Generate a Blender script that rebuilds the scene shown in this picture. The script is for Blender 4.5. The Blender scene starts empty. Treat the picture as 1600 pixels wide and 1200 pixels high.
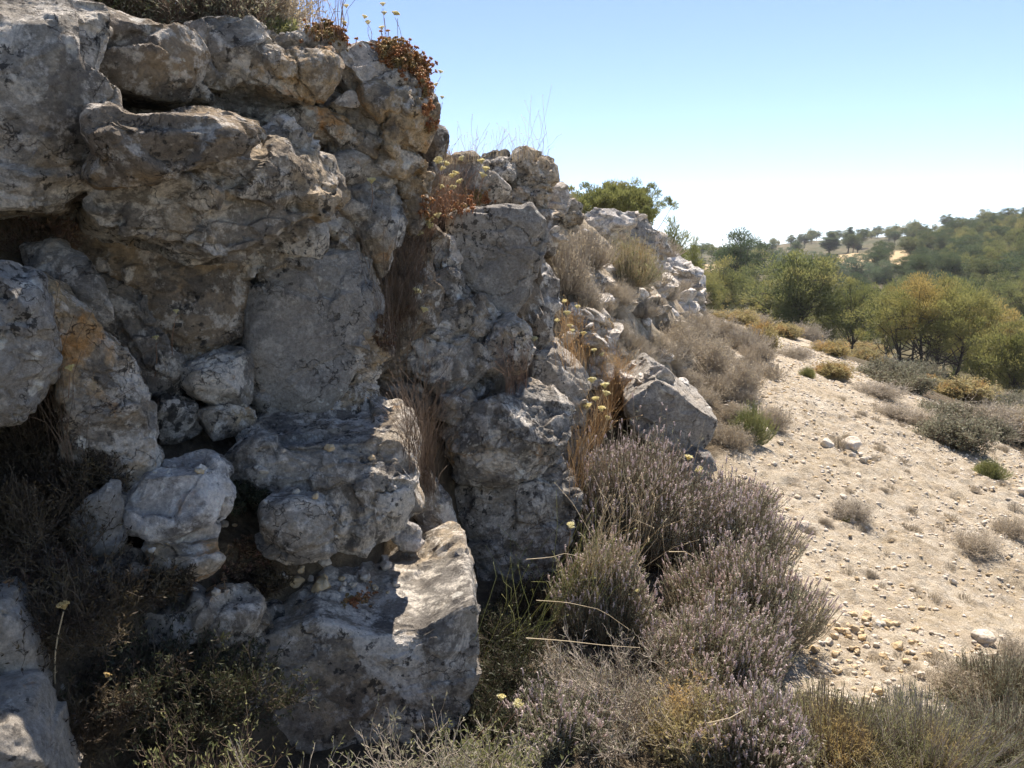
import bpy, bmesh, math, random
import numpy as np
from mathutils import Vector
R = math.radians

# ------------------------------------------------------------------ camera, world, sun, exposure
sc = bpy.context.scene
CAMZ, PITCH, FPX = 1.6, R(8.5), 1331.0
cam = bpy.data.objects.new("camera", bpy.data.cameras.new("camera"))
sc.collection.objects.link(cam); sc.camera = cam
cam.location = (0, 0, CAMZ); cam.rotation_euler = (R(90) - PITCH, 0, 0)
cam.data.sensor_width = 36; cam.data.lens = 36 * FPX / 1600
cam.data.clip_start = .05; cam.data.clip_end = 9000
SUN_EL, SUN_AZ = R(60), R(15)          # azimuth measured from +Y towards +X
w = bpy.data.worlds.new("World"); sc.world = w; w.use_nodes = True
nt = w.node_tree; bg = nt.nodes["Background"]
sky = nt.nodes.new("ShaderNodeTexSky"); sky.sky_type = 'NISHITA'; sky.sun_disc = False
sky.sun_elevation = SUN_EL; sky.sun_rotation = SUN_AZ
sky.air_density = 0.65; sky.dust_density = 0; sky.ozone_density = 2.5; sky.altitude = 1600
nt.links.new(sky.outputs[0], bg.inputs[0]); bg.inputs[1].default_value = 0.108
sl = bpy.data.lights.new("sun", 'SUN'); sl.energy = 4.6; sl.angle = R(.53); sl.color = (1, .95, .87)
so = bpy.data.objects.new("sun", sl); sc.collection.objects.link(so)
sd = Vector((math.sin(SUN_AZ) * math.cos(SUN_EL), math.cos(SUN_AZ) * math.cos(SUN_EL), math.sin(SUN_EL)))
so.rotation_euler = sd.to_track_quat('Z', 'Y').to_euler()
sc.view_settings.view_transform = 'Standard'; sc.view_settings.look = 'None'
sc.view_settings.gamma = 1; sc.view_settings.use_curve_mapping = False
sc.view_settings.exposure = 1.22
sc.view_settings.use_white_balance = True; sc.view_settings.white_balance_temperature = 6800; sc.view_settings.white_balance_tint = 14
sc.render.engine = 'CYCLES'
sc.cycles.max_bounces = 6; sc.cycles.diffuse_bounces = 4; sc.cycles.transparent_max_bounces = 4
sc.cycles.use_denoising = True

# ------------------------------------------------------------------ helpers
def ray(px, py):
    rx, ry = (px - 800) / FPX, (600 - py) / FPX
    return np.array([rx, math.cos(PITCH) + ry * math.sin(PITCH), -math.sin(PITCH) + ry * math.cos(PITCH)])
def at(px, py, D):                      # the point the pixel sees at distance D in front of the camera
    d = ray(px, py); return np.array([0, 0, CAMZ]) + d * (D / d[1])
_rs = np.random.RandomState(7)
_perm = _rs.permutation(256); _perm = np.concatenate([_perm, _perm])
_g = _rs.normal(size=(256, 3)); _g /= np.linalg.norm(_g, axis=1)[:, None]
def perlin(P):
    I = np.floor(P).astype(np.int64); F = P - I; I &= 255
    U = F * F * F * (F * (F * 6 - 15) + 10)
    out = 0
    for dx in (0, 1):
        for dy in (0, 1):
            for dz in (0, 1):
                h = _perm[_perm[_perm[(I[:, 0] + dx) & 255] + ((I[:, 1] + dy) & 255)] + ((I[:, 2] + dz) & 255)]
                g = _g[h]
                dot = g[:, 0] * (F[:, 0] - dx) + g[:, 1] * (F[:, 1] - dy) + g[:, 2] * (F[:, 2] - dz)
                out = out + dot * (U[:, 0] if dx else 1 - U[:, 0]) * (U[:, 1] if dy else 1 - U[:, 1]) * (U[:, 2] if dz else 1 - U[:, 2])
    return out * 1.6
def fbm(P, o=4, gain=.5):
    a, s, t = 1, 0, 0
    for i in range(o):
        s = s + a * perlin(P * (2 ** i) + 17.3 * i); a *= gain
    return s
_jit = _rs.rand(256, 3); _grad = _rs.normal(size=(256, 3)); _off = _rs.rand(256) * 2 - 1
def sm(x, a, b):
    t = np.clip((x - a) / (b - a), 0, 1); return t * t * (3 - 2 * t)
def worley(P, w=.05):                          # returns F1, F2, facet value of the nearest cell
    I = np.floor(P).astype(np.int64)
    F1 = np.full(len(P), 9.); F2 = F1.copy(); val = np.zeros(len(P)); val2 = val.copy()
    for dx in (-1, 0, 1):
        for dy in (-1, 0, 1):
            for dz in (-1, 0, 1):
                c = I + np.array([dx, dy, dz])
                cc = c & 255
                h = _perm[_perm[_perm[cc[:, 0]] + cc[:, 1]] + cc[:, 2]]
                v = P - (c + _jit[h]); d = np.sqrt((v * v).sum(1))
                f = (v * _grad[h]).sum(1) * .8 + _off[h] * .5
                m = d < F1
                m2 = ~m & (d < F2); val2 = np.where(m, val, np.where(m2, f, val2)); F2 = np.where(m, F1, np.where(m2, d, F2)); val = np.where(m, f, val); F1 = np.where(m, d, F1)
    return F1, F2, val + (val2 - val) * .5 * (1 - sm(F2 - F1, 0, w))

def tag(o, label=None, cat=None, group=None, kind=None):
    if label: o['label'] = label
    if cat: o['category'] = cat
    if group: o['group'] = group
    if kind: o['kind'] = kind
    return o
def mesh(name, V, quads=None, tris=None, mats=(), mi=None, smooth=True):
    me = bpy.data.meshes.new(name)
    V = np.asarray(V, dtype=np.float32)
    nq = 0 if quads is None else len(quads); ntr = 0 if tris is None else len(tris)
    me.vertices.add(len(V)); me.vertices.foreach_set("co", V.ravel())
    loops = []
    if nq: loops.append(np.asarray(quads).ravel())
    if ntr: loops.append(np.asarray(tris).ravel())
    L = np.concatenate(loops).astype(np.int32)
    me.loops.add(len(L)); me.loops.foreach_set("vertex_index", L)
    me.polygons.add(nq + ntr)
    st = np.concatenate([np.arange(nq) * 4, nq * 4 + np.arange(ntr) * 3]).astype(np.int32)
    me.polygons.foreach_set("loop_start", st)
    for m in mats: me.materials.append(m)
    if mi is not None: me.polygons.foreach_set("material_index", np.asarray(mi, dtype=np.int32))
    me.update(calc_edges=True); me.validate()
    if smooth: me.polygons.foreach_set("use_smooth", np.ones(nq + ntr, dtype=bool))
    return me
def link(name, me, parent=None, loc=None):
    o = bpy.data.objects.new(name, me); sc.collection.objects.link(o)
    if parent: o.parent = parent
    if loc is not None: o.location = loc
    return o
def empty(name, loc, label, cat, group=None, kind=None):
    o = bpy.data.objects.new(name, None); sc.collection.objects.link(o); o.location = loc
    return tag(o, label, cat, group, kind)
def recentre(o):                        # origin at the base of the thing
    me = o.data; n = len(me.vertices); co = np.empty(n * 3, np.float32); me.vertices.foreach_get("co", co); co = co.reshape(-1, 3)
    b = np.array([co[:, 0].mean(), co[:, 1].mean(), co[:, 2].min()])
    me.vertices.foreach_set("co", (co - b).ravel()); me.update(); o.location = b

# ------------------------------------------------------------------ materials
class NT:
    def __init__(s, name):
        s.m = bpy.data.materials.new(name); s.m.use_nodes = True; s.t = s.m.node_tree; s.t.nodes.clear()
        s.out = s.n("ShaderNodeOutputMaterial")
        s.pos = s.n("ShaderNodeNewGeometry").outputs["Position"]
    def n(s, typ, **k):
        x = s.t.nodes.new(typ)
        for a, b in k.items(): setattr(x, a, b)
        return x
    def l(s, a, b): s.t.links.new(a, b)
    def noise(s, scale, detail=4, rough=.55, vec=None, dist=0, off=0):
        x = s.n("ShaderNodeTexNoise"); x.inputs["Scale"].default_value = scale; x.inputs["Detail"].default_value = detail
        x.inputs["Roughness"].default_value = rough; x.inputs["Distortion"].default_value = dist
        v = vec or s.pos
        if off:
            mp = s.n("ShaderNodeVectorMath", operation='ADD'); s.l(v, mp.inputs[0]); mp.inputs[1].default_value = (off, off * .7, off * 1.3); v = mp.outputs[0]
        s.l(v, x.inputs["Vector"]); return x.outputs["Fac"]
    def vor(s, scale, feature='F1', vec=None):
        x = s.n("ShaderNodeTexVoronoi", feature=feature); x.inputs["Scale"].default_value = scale; s.l(vec or s.pos, x.inputs["Vector"]); return x.outputs["Distance"]
    def ramp(s, f, a, b, lo=0., hi=1.):
        x = s.n("ShaderNodeMapRange"); x.inputs[1].default_value = a; x.inputs[2].default_value = b
        x.inputs[3].default_value = lo; x.inputs[4].default_value = hi; s.l(f, x.inputs[0]); return x.outputs[0]
    def math(s, op, a, b):
        x = s.n("ShaderNodeMath", operation=op)
        for i, v in enumerate((a, b)):
            if isinstance(v, (int, float)): x.inputs[i].default_value = v
            else: s.l(v, x.inputs[i])
        return x.outputs[0]
    def mix(s, f, a, b, blend='MIX'):
        x = s.n("ShaderNodeMix", data_type='RGBA', blend_type=blend)
        if isinstance(f, (int, float)): x.inputs[0].default_value = f
        else: s.l(f, x.inputs[0])
        for i, v in ((6, a), (7, b)):
            if isinstance(v, tuple): x.inputs[i].default_value = (*v, 1)
            else: s.l(v, x.inputs[i])
        return x.outputs[2]
    def bump(s, h, strength=.5, dist=.01, nrm=None):
        x = s.n("ShaderNodeBump"); x.inputs["Strength"].default_value = strength; x.inputs["Distance"].default_value = dist
        s.l(h, x.inputs["Height"])
        if nrm: s.l(nrm, x.inputs["Normal"])
        return x.outputs[0]
    def finish(s, col, rough=.9, nrm=None, spec=.2):
        b = s.n("ShaderNodeBsdfPrincipled"); b.inputs["Roughness"].default_value = rough; b.inputs["Specular IOR Level"].default_value = spec
        if isinstance(col, tuple): b.inputs["Base Color"].default_value = (*col, 1)
        else: s.l(col, b.inputs["Base Color"])
        if nrm: s.l(nrm, b.inputs["Normal"])
        s.l(b.outputs[0], s.out.inputs[0]); return s.m
    def leaf(s, col, trans=.35, rough=.6):
        b = s.n("ShaderNodeBsdfPrincipled"); b.inputs["Roughness"].default_value = rough; b.inputs["Specular IOR Level"].default_value = .3
        t = s.n("ShaderNodeBsdfTranslucent"); mx = s.n("ShaderNodeMixShader"); mx.inputs[0].default_value = trans
        s.l(col, b.inputs["Base Color"]); s.l(col, t.inputs["Color"])
        s.l(b.outputs[0], mx.inputs[1]); s.l(t.outputs[0], mx.inputs[2]); s.l(mx.outputs[0], s.out.inputs[0]); return s.m

def rock_material(name, grey=(.34, .315, .27), tan=(.43, .35, .245), pale=(.62, .59, .53), dark=(.10, .093, .085), orange=(.46, .24, .08),
                  tanlo=.5, palelo=.53, darklo=.60, orlo=.64, off=0, crust=.62, mott=.62):
    s = NT(name)
    big = s.noise(1.7, 5, .6, off=off + 3); mid = s.noise(7, 8, .65, off=off); fine = s.noise(60, 8, .8, off=off + 9)
    c = s.mix(s.ramp(big, tanlo - .06, tanlo + .10), grey, tan)
    c = s.mix(s.ramp(s.noise(2.1, 8, .7, off=off + 41, dist=.6), .48, .55), c, s.mix(crust, c, (.15, .152, .15)))   # blue grey weathering crust
    c = s.mix(s.ramp(mid, .50, .58), c, s.mix(mott, c, dark))
    c = s.mix(s.ramp(s.noise(12, 7, .72, off=off + 44), .52, .60), c, s.mix(mott + .1, c, pale))
    c = s.mix(s.math('MULTIPLY', s.ramp(s.noise(3.2, 7, .72, off=off + 21, dist=.8), palelo, palelo + .05), .85), c, pale)
    c = s.mix(s.math('MULTIPLY', s.ramp(s.noise(2.6, 6, .66, off=off + 31, dist=.5), orlo, orlo + .06), .85), c, s.mix(s.ramp(mid, .4, .6), orange, tan))
    wv = s.n("ShaderNodeVectorMath", operation='ADD'); s.l(s.pos, wv.inputs[0])
    nz = s.n("ShaderNodeTexNoise"); nz.inputs["Scale"].default_value = 16; nz.inputs["Detail"].default_value = 5; s.l(s.pos, nz.inputs["Vector"])
    sv = s.n("ShaderNodeVectorMath", operation='SCALE'); s.l(nz.outputs["Color"], sv.inputs[0]); sv.inputs[3].default_value = .09; s.l(sv.outputs[0], wv.inputs[1])
    bl = s.ramp(s.math('ADD', s.vor(9, vec=wv.outputs[0]), s.math('MULTIPLY', fine, .12)), .30, .24); msk = s.ramp(s.noise(1.9, 4, off=off + 50), .55, .60)
    c = s.mix(s.math('MULTIPLY', s.math('MULTIPLY', bl, msk), .8), c, (.66, .66, .61))
    bl2 = s.ramp(s.vor(34, vec=wv.outputs[0]), .30, .2); msk2 = s.ramp(s.noise(3.3, 5, .7, off=off + 70), .56, .61)
    c = s.mix(s.math('MULTIPLY', s.math('MULTIPLY', bl2, msk2), .7), c, (.6, .6, .54))
    bl3 = s.ramp(s.noise(30, 5, .65, off=off + 80), darklo - .04, darklo); msk3 = s.ramp(s.noise(2.6, 5, .65, off=off + 90), .50, .56)
    c = s.mix(s.math('MULTIPLY', s.math('MULTIPLY', bl3, msk3), .85), c, (.035, .034, .032))
    c = s.mix(s.ramp(fine, .36, .64, 0, 1), s.mix(1., c, (.90, .865, .82), 'MULTIPLY'), s.mix(1., c, (1.78, 1.72, 1.64), 'MULTIPLY'))
    wc = s.n("ShaderNodeVectorMath", operation='SCALE'); s.l(nz.outputs["Color"], wc.inputs[0]); wc.inputs[3].default_value = .22
    wd = s.n("ShaderNodeVectorMath", operation='ADD'); s.l(s.pos, wd.inputs[0]); s.l(wc.outputs[0], wd.inputs[1])
    crk = s.ramp(s.vor(3.1, 'DISTANCE_TO_EDGE', wd.outputs[0]), .0, .012); crm = s.ramp(s.noise(1.6, 3, off=off + 120), .47, .53)
    crk = s.math('SUBTRACT', 1., s.math('MULTIPLY', s.math('SUBTRACT', 1., crk), crm))        # hairline fractures, coloured darker along the line
    c = s.mix(crk, s.mix(.75, c, (.04, .035, .03)), c)
    h1 = s.bump(mid, .7, .022); h2 = s.bump(fine, 1., .022, h1)
    pits = s.ramp(s.vor(60), .0, .35); h3 = s.bump(s.math('MULTIPLY', pits, s.noise(170, 5, .7)), .9, .009, h2)
    h3 = s.bump(crk, 1., .02, h3)
    return s.finish(c, .92, h3, .15)
M = {}
M['rock'] = rock_material('limestone')
M['rock_warm'] = rock_material('ochre_limestone', grey=(.40, .35, .28), tan=(.50, .38, .23), orlo=.56, off=11, crust=.45)
M['rock_grey'] = rock_material('grey_limestone', grey=(.33, .315, .285), tan=(.37, .335, .28), palelo=.64, orlo=.66, off=23, crust=.35, mott=.2)
M['rock_pale'] = rock_material('pale_limestone', grey=(.52, .49, .45), tan=(.58, .51, .42), pale=(.70, .68, .63), darklo=.64, off=37, crust=.4)
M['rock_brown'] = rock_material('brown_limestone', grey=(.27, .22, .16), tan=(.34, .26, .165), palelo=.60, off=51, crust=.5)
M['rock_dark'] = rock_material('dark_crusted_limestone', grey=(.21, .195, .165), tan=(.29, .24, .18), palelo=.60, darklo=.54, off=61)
M['rock_orange'] = rock_material('orange_limestone', grey=(.6, .44, .25), tan=(.64, .44, .2), orange=(.6, .32, .1), off=71, crust=.2)

def ground_material():
    s = NT('ground_earth')
    at_ = s.n("ShaderNodeAttribute"); at_.attribute_name = 'zone'   # r sandy scree, g dry hillside, b stubble field
    sep = s.n("ShaderNodeSeparateColor"); s.l(at_.outputs["Color"], sep.inputs[0])
    n1 = s.noise(1.3, 6, .6); n2 = s.noise(14, 6, .7); n3 = s.noise(70, 4, .7)
    sand = s.mix(s.ramp(n1, .35, .65), (.55, .465, .335), (.68, .605, .48))
    sand = s.mix(s.ramp(n2, .35, .62), s.mix(1., sand, (.74, .69, .62), 'MULTIPLY'), sand)
    sand = s.mix(s.math('MULTIPLY', s.ramp(s.noise(5, 7, .72, off=13), .50, .60), .6), sand, (.42, .335, .235))
    sand = s.mix(s.math('MULTIPLY', s.ramp(s.vor(26), .32, .12), s.ramp(n2, .42, .6)), sand, (.64, .58, .48))
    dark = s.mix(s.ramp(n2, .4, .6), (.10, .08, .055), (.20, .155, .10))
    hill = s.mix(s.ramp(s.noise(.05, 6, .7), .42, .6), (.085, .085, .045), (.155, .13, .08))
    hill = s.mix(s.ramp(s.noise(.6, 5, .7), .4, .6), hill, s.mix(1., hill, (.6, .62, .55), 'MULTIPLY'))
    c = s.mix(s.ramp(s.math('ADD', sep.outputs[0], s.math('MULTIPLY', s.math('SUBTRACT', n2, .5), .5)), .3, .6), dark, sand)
    c = s.mix(sep.outputs[1], c, hill)
    c = s.mix(sep.outputs[2], c, (.58, .43, .24))
    h = s.bump(n2, 1., .06); h = s.bump(n3, 1., .022, h); h = s.bump(s.noise(220, 3, .7), .8, .006, h)
    return s.finish(c, .95, h, .1)
M['ground'] = ground_material()

# ------------------------------------------------------------------ terrain
YT = [-6, 1.0, 2.0, 2.6, 3.2, 4, 4.6, 6, 8, 12, 18, 22, 30]
XT = [-2.4, -1.2, -.92, -.72, -.38, -.15, .05, .9, 1.9, 2.7, 4.2, 5., 6.2]
YC = [-6, 2.5, 3.8, 4.6, 6, 10, 15, 22, 30]
XC = [-3.2, -2.0, -1.0, -.45, -.15, 1.1, 2.8, 4.2, 5.]
YH = [-6, 2.5, 3.8, 5, 6, 8, 10, 12, 15, 18, 22, 30]
HH = [2.1, 2.2, 2.2, 2.0, 2.05, 1.9, 1.85, 1.65, 1.05, .3, -.3, -.6]
def terrain(X, Y):
    X = np.asarray(X, float); Y = np.asarray(Y, float)
    sh = np.interp(Y, [0, 8, 14, 22], [4.6, 4.9, 5.6, 6.4])
    xt0 = np.interp(Y, YT, XT); zt = np.interp(Y, [0, 3, 4, 6, 8, 12, 18, 22, 30], [0, 0, .08, .28, .42, .50, .30, 0, -.3]); sl0 = np.interp(Y, [0, 3, 5, 8, 22], [.08, .12, .22, .28, .26])
    near = zt - sl0 * np.clip(X - xt0, -.5, None) ; near = np.where(X < sh, near, zt - sl0 * (sh - xt0) - .33 * (X - sh))
    a = np.clip(X / np.maximum(Y, 8), -.5, .9)
    zb = np.interp(a, [.1, .225, .375, .6, .9], [-1.5, -3.2, -5, -7.5, -8])
    near = np.maximum(near, zb) + .25 * np.exp(-((X - 5) / 1.5) ** 2) * 0
    xt = np.interp(Y, YT, XT); xc = np.interp(Y, YC, XC); H = np.interp(Y, YH, HH)
    t = np.clip((xt - X) / (xt - xc), 0, 1)
    prof_near = np.interp(t, [0, .08, .16, .26, .45, .62, .86, .97, 1], [0, .08, .14, .30, .35, .40, .5, .93, 1.])
    prof_far = np.interp(t, [0, .3, .6, 1], [0, .28, .68, 1.])
    k = sm(Y, 4.2, 6.0); prof = prof_near * (1 - k) + prof_far * k
    near = near + prof * np.maximum(H - near, 0) * (1 - sm(Y, 22, 30))
    Y1 = np.interp(a, [.1, .225, .375, .6, .9], [100, 90, 78, 52, 44])
    Y2 = np.interp(a, [.1, .225, .375, .6, .9], [430, 400, 300, 190, 150])
    zs = np.interp(a, [-.1, .1, .225, .375, .6, .9], [4, 4.5, 5.0, 7.6, 8.6, 13])
    u = np.clip((Y - Y1) / (Y2 - Y1), 0, 1)
    far = zb + (zs - zb) * (u ** .85) - np.maximum(Y - Y2, 0) * .006
    k2 = sm(Y, 35, 75) * sm(a, -.15, .15)
    z = near * (1 - k2) + np.where(Y > Y1, far, zb) * k2
    P = np.stack([X, Y, X * 0], -1).reshape(-1, 3)
    nz = fbm(P * .9, 4).reshape(X.shape) * .045 + fbm(P * 4.5, 3).reshape(X.shape) * .016
    nz += fbm(P * .035 + 5, 3).reshape(X.shape) * np.clip(Y / 100, 0, 1) * 1.0
    nz += fbm(P * .2 + 5, 3).reshape(X.shape) * .25 * sm(Y, 10, 40) * sm(X, 5, 9)
    t2 = np.clip((xt - X) / (xt - xc), -.1, 1.1); sl = sm(t2, -.05, .2) * sm(Y, 4.5, 6.5) * (1 - sm(Y, 20, 26))
    f1, f2, val = worley((P * 2.2 + np.array([3.3, 1.1, 0.])).reshape(-1, 3))
    nz += sl * (.10 * val + .12 * fbm(P * 1.6 + 40, 4)).reshape(X.shape)
    return z + nz
def tz(x, y): return float(terrain(np.array([x]), np.array([y]))[0])
def ground_at(px, py, y0=1.2, y1=600):
    d = ray(px, py); Y = y0 * (y1 / y0) ** np.linspace(0, 1, 900)
    X = d[0] / d[1] * Y; Z = CAMZ + d[2] / d[1] * Y; T = terrain(X, Y)
    i = np.argmax(T >= Z)
    return (X[i], Y[i], T[i]) if (T >= Z).any() else None

def axis(lo, hi, c, d0, g):
    a = [c]; d = d0
    while a[-1] < hi: a.append(a[-1] + d); d = max(d0, (a[-1] - c - 3.5) * g)
    b = [c]; d = d0
    while b[-1] > lo: b.append(b[-1] - d); d = max(d0, (c - b[-1] - 2.5) * g)
    return np.array(b[:0:-1] + a)
xs = axis(-400, 1500, 1.6, .024, .017); ys = axis(-8, 2500, 3.8, .024, .017)
GX, GY = np.meshgrid(xs, ys); GZ = terrain(GX, GY)
V = np.stack([GX, GY, GZ], -1).reshape(-1, 3)
nP = fbm(V * np.array([11, 11, 0]), 3)
nearm = (V[:, 1] < 12) & (V[:, 0] > -1); V[nearm, 2] += nP[nearm] * .016 + np.maximum(perlin(V[nearm] * np.array([17, 17, 0]) + 3.3), 0) * .022 + worley(V[nearm] * np.array([7, 7, 0]) + 1.5)[2].clip(-1, 1) * .012 * sm(perlin(V[nearm] * np.array([1.7, 1.7, 0]) + 8), -.1, .25)
ny, nx = GX.shape
idx = np.arange(ny * nx).reshape(ny, nx)
Q = np.stack([idx[:-1, :-1], idx[:-1, 1:], idx[1:, 1:], idx[1:, :-1]], -1).reshape(-1, 4)
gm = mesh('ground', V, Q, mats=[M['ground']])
X, Y = V[:, 0], V[:, 1]
shade = fbm(V * np.array([.6, .6, 0]) + 9, 3)
d_t = X - np.interp(Y, YT, XT)
SE = lambda y: np.interp(y, [2.7, 4, 5.5, 7.5, 12, 18, 22], [.85, 1.2, 1.5, 2.0, 3.1, 4.6, 5.4])
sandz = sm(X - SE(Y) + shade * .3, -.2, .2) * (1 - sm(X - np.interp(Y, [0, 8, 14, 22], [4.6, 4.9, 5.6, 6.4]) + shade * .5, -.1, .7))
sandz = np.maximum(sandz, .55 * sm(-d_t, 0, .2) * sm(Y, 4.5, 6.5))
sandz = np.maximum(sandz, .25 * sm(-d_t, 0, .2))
hill = sm(X + shade * 1., 6.0, 8) ; hill = np.maximum(hill, sm(Y, 24, 34))
a_ = X / np.maximum(Y, 1)
field = ((Y > 150) & (Y < 185) & (a_ > .33) & (a_ < .47)) | ((Y > 130) & (Y < 185) & (a_ > .20) & (a_ < .265)) | ((Y > 165) & (a_ > .55)) | (Y > 420)
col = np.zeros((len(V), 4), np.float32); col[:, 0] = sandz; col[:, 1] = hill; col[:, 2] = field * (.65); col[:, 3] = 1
ca = gm.color_attributes.new('zone', 'FLOAT_COLOR', 'POINT'); ca.data.foreach_set('color', col.ravel())
tag(link('ground', gm), kind='structure')

# ------------------------------------------------------------------ rocks
_ico = {}
def ico(l):
    if l not in _ico:
        bm = bmesh.new(); bmesh.ops.create_icosphere(bm, subdivisions=l, radius=1)
        me = bpy.data.meshes.new('t'); bm.to_mesh(me); bm.free()
        v = np.empty(len(me.vertices) * 3); me.vertices.foreach_get('co', v)
        f = np.empty(len(me.polygons) * 3, np.int32); me.polygons.foreach_get('vertices', f)
        _ico[l] = (v.reshape(-1, 3), f.reshape(-1, 3)); bpy.data.meshes.remove(me)
    return _ico[l]
def vnormals(V, F):
    fn = np.cross(V[F[:, 1]] - V[F[:, 0]], V[F[:, 2]] - V[F[:, 0]])
    N = np.zeros_like(V)
    for k in range(3):
        for c in range(3): N[:, c] += np.bincount(F[:, k], fn[:, c], len(V))
    return N / (np.linalg.norm(N, axis=1)[:, None] + 1e-12)
def roughen(V, F, S, amp=1., facet=1., cell=.22, seed=0):
    o = seed * 3.77; fa = .5 + .5 * facet
    N = vnormals(V, F)
    warp = np.stack([perlin(V * 2.5 + o), perlin(V * 2.5 + o + 31), perlin(V * 2.5 + o + 77)], 1) * .35
    warp += np.stack([perlin(V * 14 + o), perlin(V * 14 + o + 31), perlin(V * 14 + o + 77)], 1) * .035
    f1, f2, val = worley(V / (cell * 1.3) * np.array([1, 1, 1.35]) + warp + o)
    d = facet * cell * .18 * np.clip(val, -1.1, 1.1) - fa * .005 * np.exp(-((f2 - f1) / .025) ** 2)
    d += amp * S * .04 * fbm(V / (S * 1.2) + o, 2)
    d += amp * .006 * fbm(V * 7 + o, 4, .5)
    cr = np.abs(perlin(V * np.array([2.6, 2.6, 4.2]) + o + 9) + .2 * perlin(V * 12 + o) + .08 * perlin(V * 40 + o))
    d -= fa * .020 * np.exp(-(cr / .018) ** 2) * sm(perlin(V * 1.5 + o + 4), -.1, .2)
    V = V + N * d[:, None]
    N = vnormals(V, F)
    f1, f2, val = worley(V / (cell * .42) * np.array([1, 1, 1.7]) + warp * 1.2 + o + 5, .08)
    m = sm(fbm(V * 2.2 + o + 50, 2), -.25, .3)
    d = fa * cell * .42 * .17 * np.clip(val, -1.2, 1.2) * m
    f1, f2, val = worley(V / .05 + warp * 2 + o + 5, .18); d += fa * .0045 * np.clip(val, -1.2, 1.2) * (.3 + m)
    pit = perlin(V * 16 + o + 60); d -= .010 * sm(pit, .5, .62) * sm(perlin(V * 2 + o + 8), .15, .4)
    rid = 1 - np.abs(perlin(V * 13 + o)) * 2
    d += amp * .002 * rid + amp * .0035 * perlin(V * 30 + o) + amp * .0022 * perlin(V * 70 + o)
    return V + N * d[:, None]
RCOUNT = [0]
def rock(label, poly, D, mat='rock', n=(.35, -.93, .1), front=.1, back=.4, p=8, lvl=5, amp=1., facet=1., cell=.2, backdir=None,
         cat='rock', name='rock', cuts=14, cutdepth=.82, group=None, grow=1.105, cham=(), relax=1):
    RCOUNT[0] += 1; seed = RCOUNT[0]; rs = np.random.RandomState(seed)
    poly = np.array(poly, float)
    A = poly; Bp = np.roll(poly, -1, 0); cr = A[:, 0] * Bp[:, 1] - Bp[:, 0] * A[:, 1]
    cx = ((A[:, 0] + Bp[:, 0]) * cr).sum() / (3 * cr.sum()); cy = ((A[:, 1] + Bp[:, 1]) * cr).sum() / (3 * cr.sum())
    C = at(cx, cy, D); n = np.array(n, float); n /= np.linalg.norm(n)
    e1 = np.cross([0, 0, 1], n); e1 /= np.linalg.norm(e1); e2 = np.cross(n, e1)
    O = np.array([0, 0, CAMZ]); q = []
    for x, y in poly:
        d = ray(x, y); t = np.dot(C - O, n) / np.dot(d, n); P = O + d * t - C; q.append([P @ e1, P @ e2])
    q = np.array(q) * grow
    th = np.linspace(-math.pi, math.pi, 721)[:-1]; ux, uy = np.cos(th), np.sin(th); Rr = np.zeros(720)
    for i in range(len(q)):
        a, b = q[i], q[(i + 1) % len(q)]; e = b - a
        den = ux * e[1] - uy * e[0]; den = np.where(np.abs(den) < 1e-9, 1e-9, den)
        t = (a[0] * e[1] - a[1] * e[0]) / den; s = (a[0] * uy - a[1] * ux) / den
        ok = (t > 0) & (s >= -1e-6) & (s <= 1 + 1e-6); Rr = np.where(ok, np.maximum(Rr, t), Rr)
    Rr[Rr == 0] = np.median(Rr)
    ker = np.hanning(7); ker /= ker.sum(); Rr = np.convolve(np.concatenate([Rr[-3:], Rr, Rr[:3]]), ker, 'valid')
    v, F = ico(lvl)
    s = np.sqrt(v[:, 0] ** 2 + v[:, 1] ** 2); T = np.arctan2(v[:, 1], v[:, 0])
    c = v[:, 2]; nrm_ = (s ** p + np.abs(c) ** p) ** (1 / p)
    rr = np.interp(T, np.append(th, math.pi), np.append(Rr, Rr[0])) * s / nrm_; dep = np.abs(c) / nrm_
    bd = np.array(backdir, float) if backdir is not None else -n; bd = bd / np.linalg.norm(bd)
    W = (rr * np.cos(T))[:, None] * e1 + (rr * np.sin(T))[:, None] * e2 + np.where(c > 0, front * dep, 0)[:, None] * n + np.where(c < 0, back * dep, 0)[:, None] * bd
    S = float(np.mean(Rr))
    for k in range(cuts):
        tn = rs.normal(size=3); tn -= tn.dot(n) * n; tn /= np.linalg.norm(tn)
        tq = rs.uniform(.25, 1.9); m = n + tn * tq; m /= np.linalg.norm(m)
        dd = W @ m; h = dd.max() * (rs.uniform(cutdepth - .1, cutdepth + .08) if tq < 1 else rs.uniform(.86, .99)); W = W - np.maximum(dd - h, 0)[:, None] * m * .95
    for x_, y_, z_, f_ in cham:
        m = np.array([x_, y_, z_]); m /= np.linalg.norm(m); dd = W @ m; W = W - np.maximum(dd - dd.max() * f_, 0)[:, None] * m
    cnt = np.bincount(F.ravel(), minlength=len(W))[:, None] * 2.
    for _ in range(relax):
        acc = np.zeros_like(W)
        for a_, b_, c_ in ((0, 1, 2), (1, 2, 0), (2, 0, 1)):
            q_ = W[F[:, b_]] + W[F[:, c_]]
            for ax in range(3): acc[:, ax] += np.bincount(F[:, a_], q_[:, ax], len(W))
        W = W * .4 + acc / cnt * .6
    W = roughen(W + C, F, S, amp, facet, cell, seed)
    o = link(name, mesh(name, W, tris=F, mats=[M[mat]])); recentre(o); o.data.set_sharp_from_angle(angle=R(24))
    return tag(o, label, cat, group)
def Dw(px): return 2.55 + 1.25 * px / 650
WN = (.5, -.86, .06)
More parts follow.
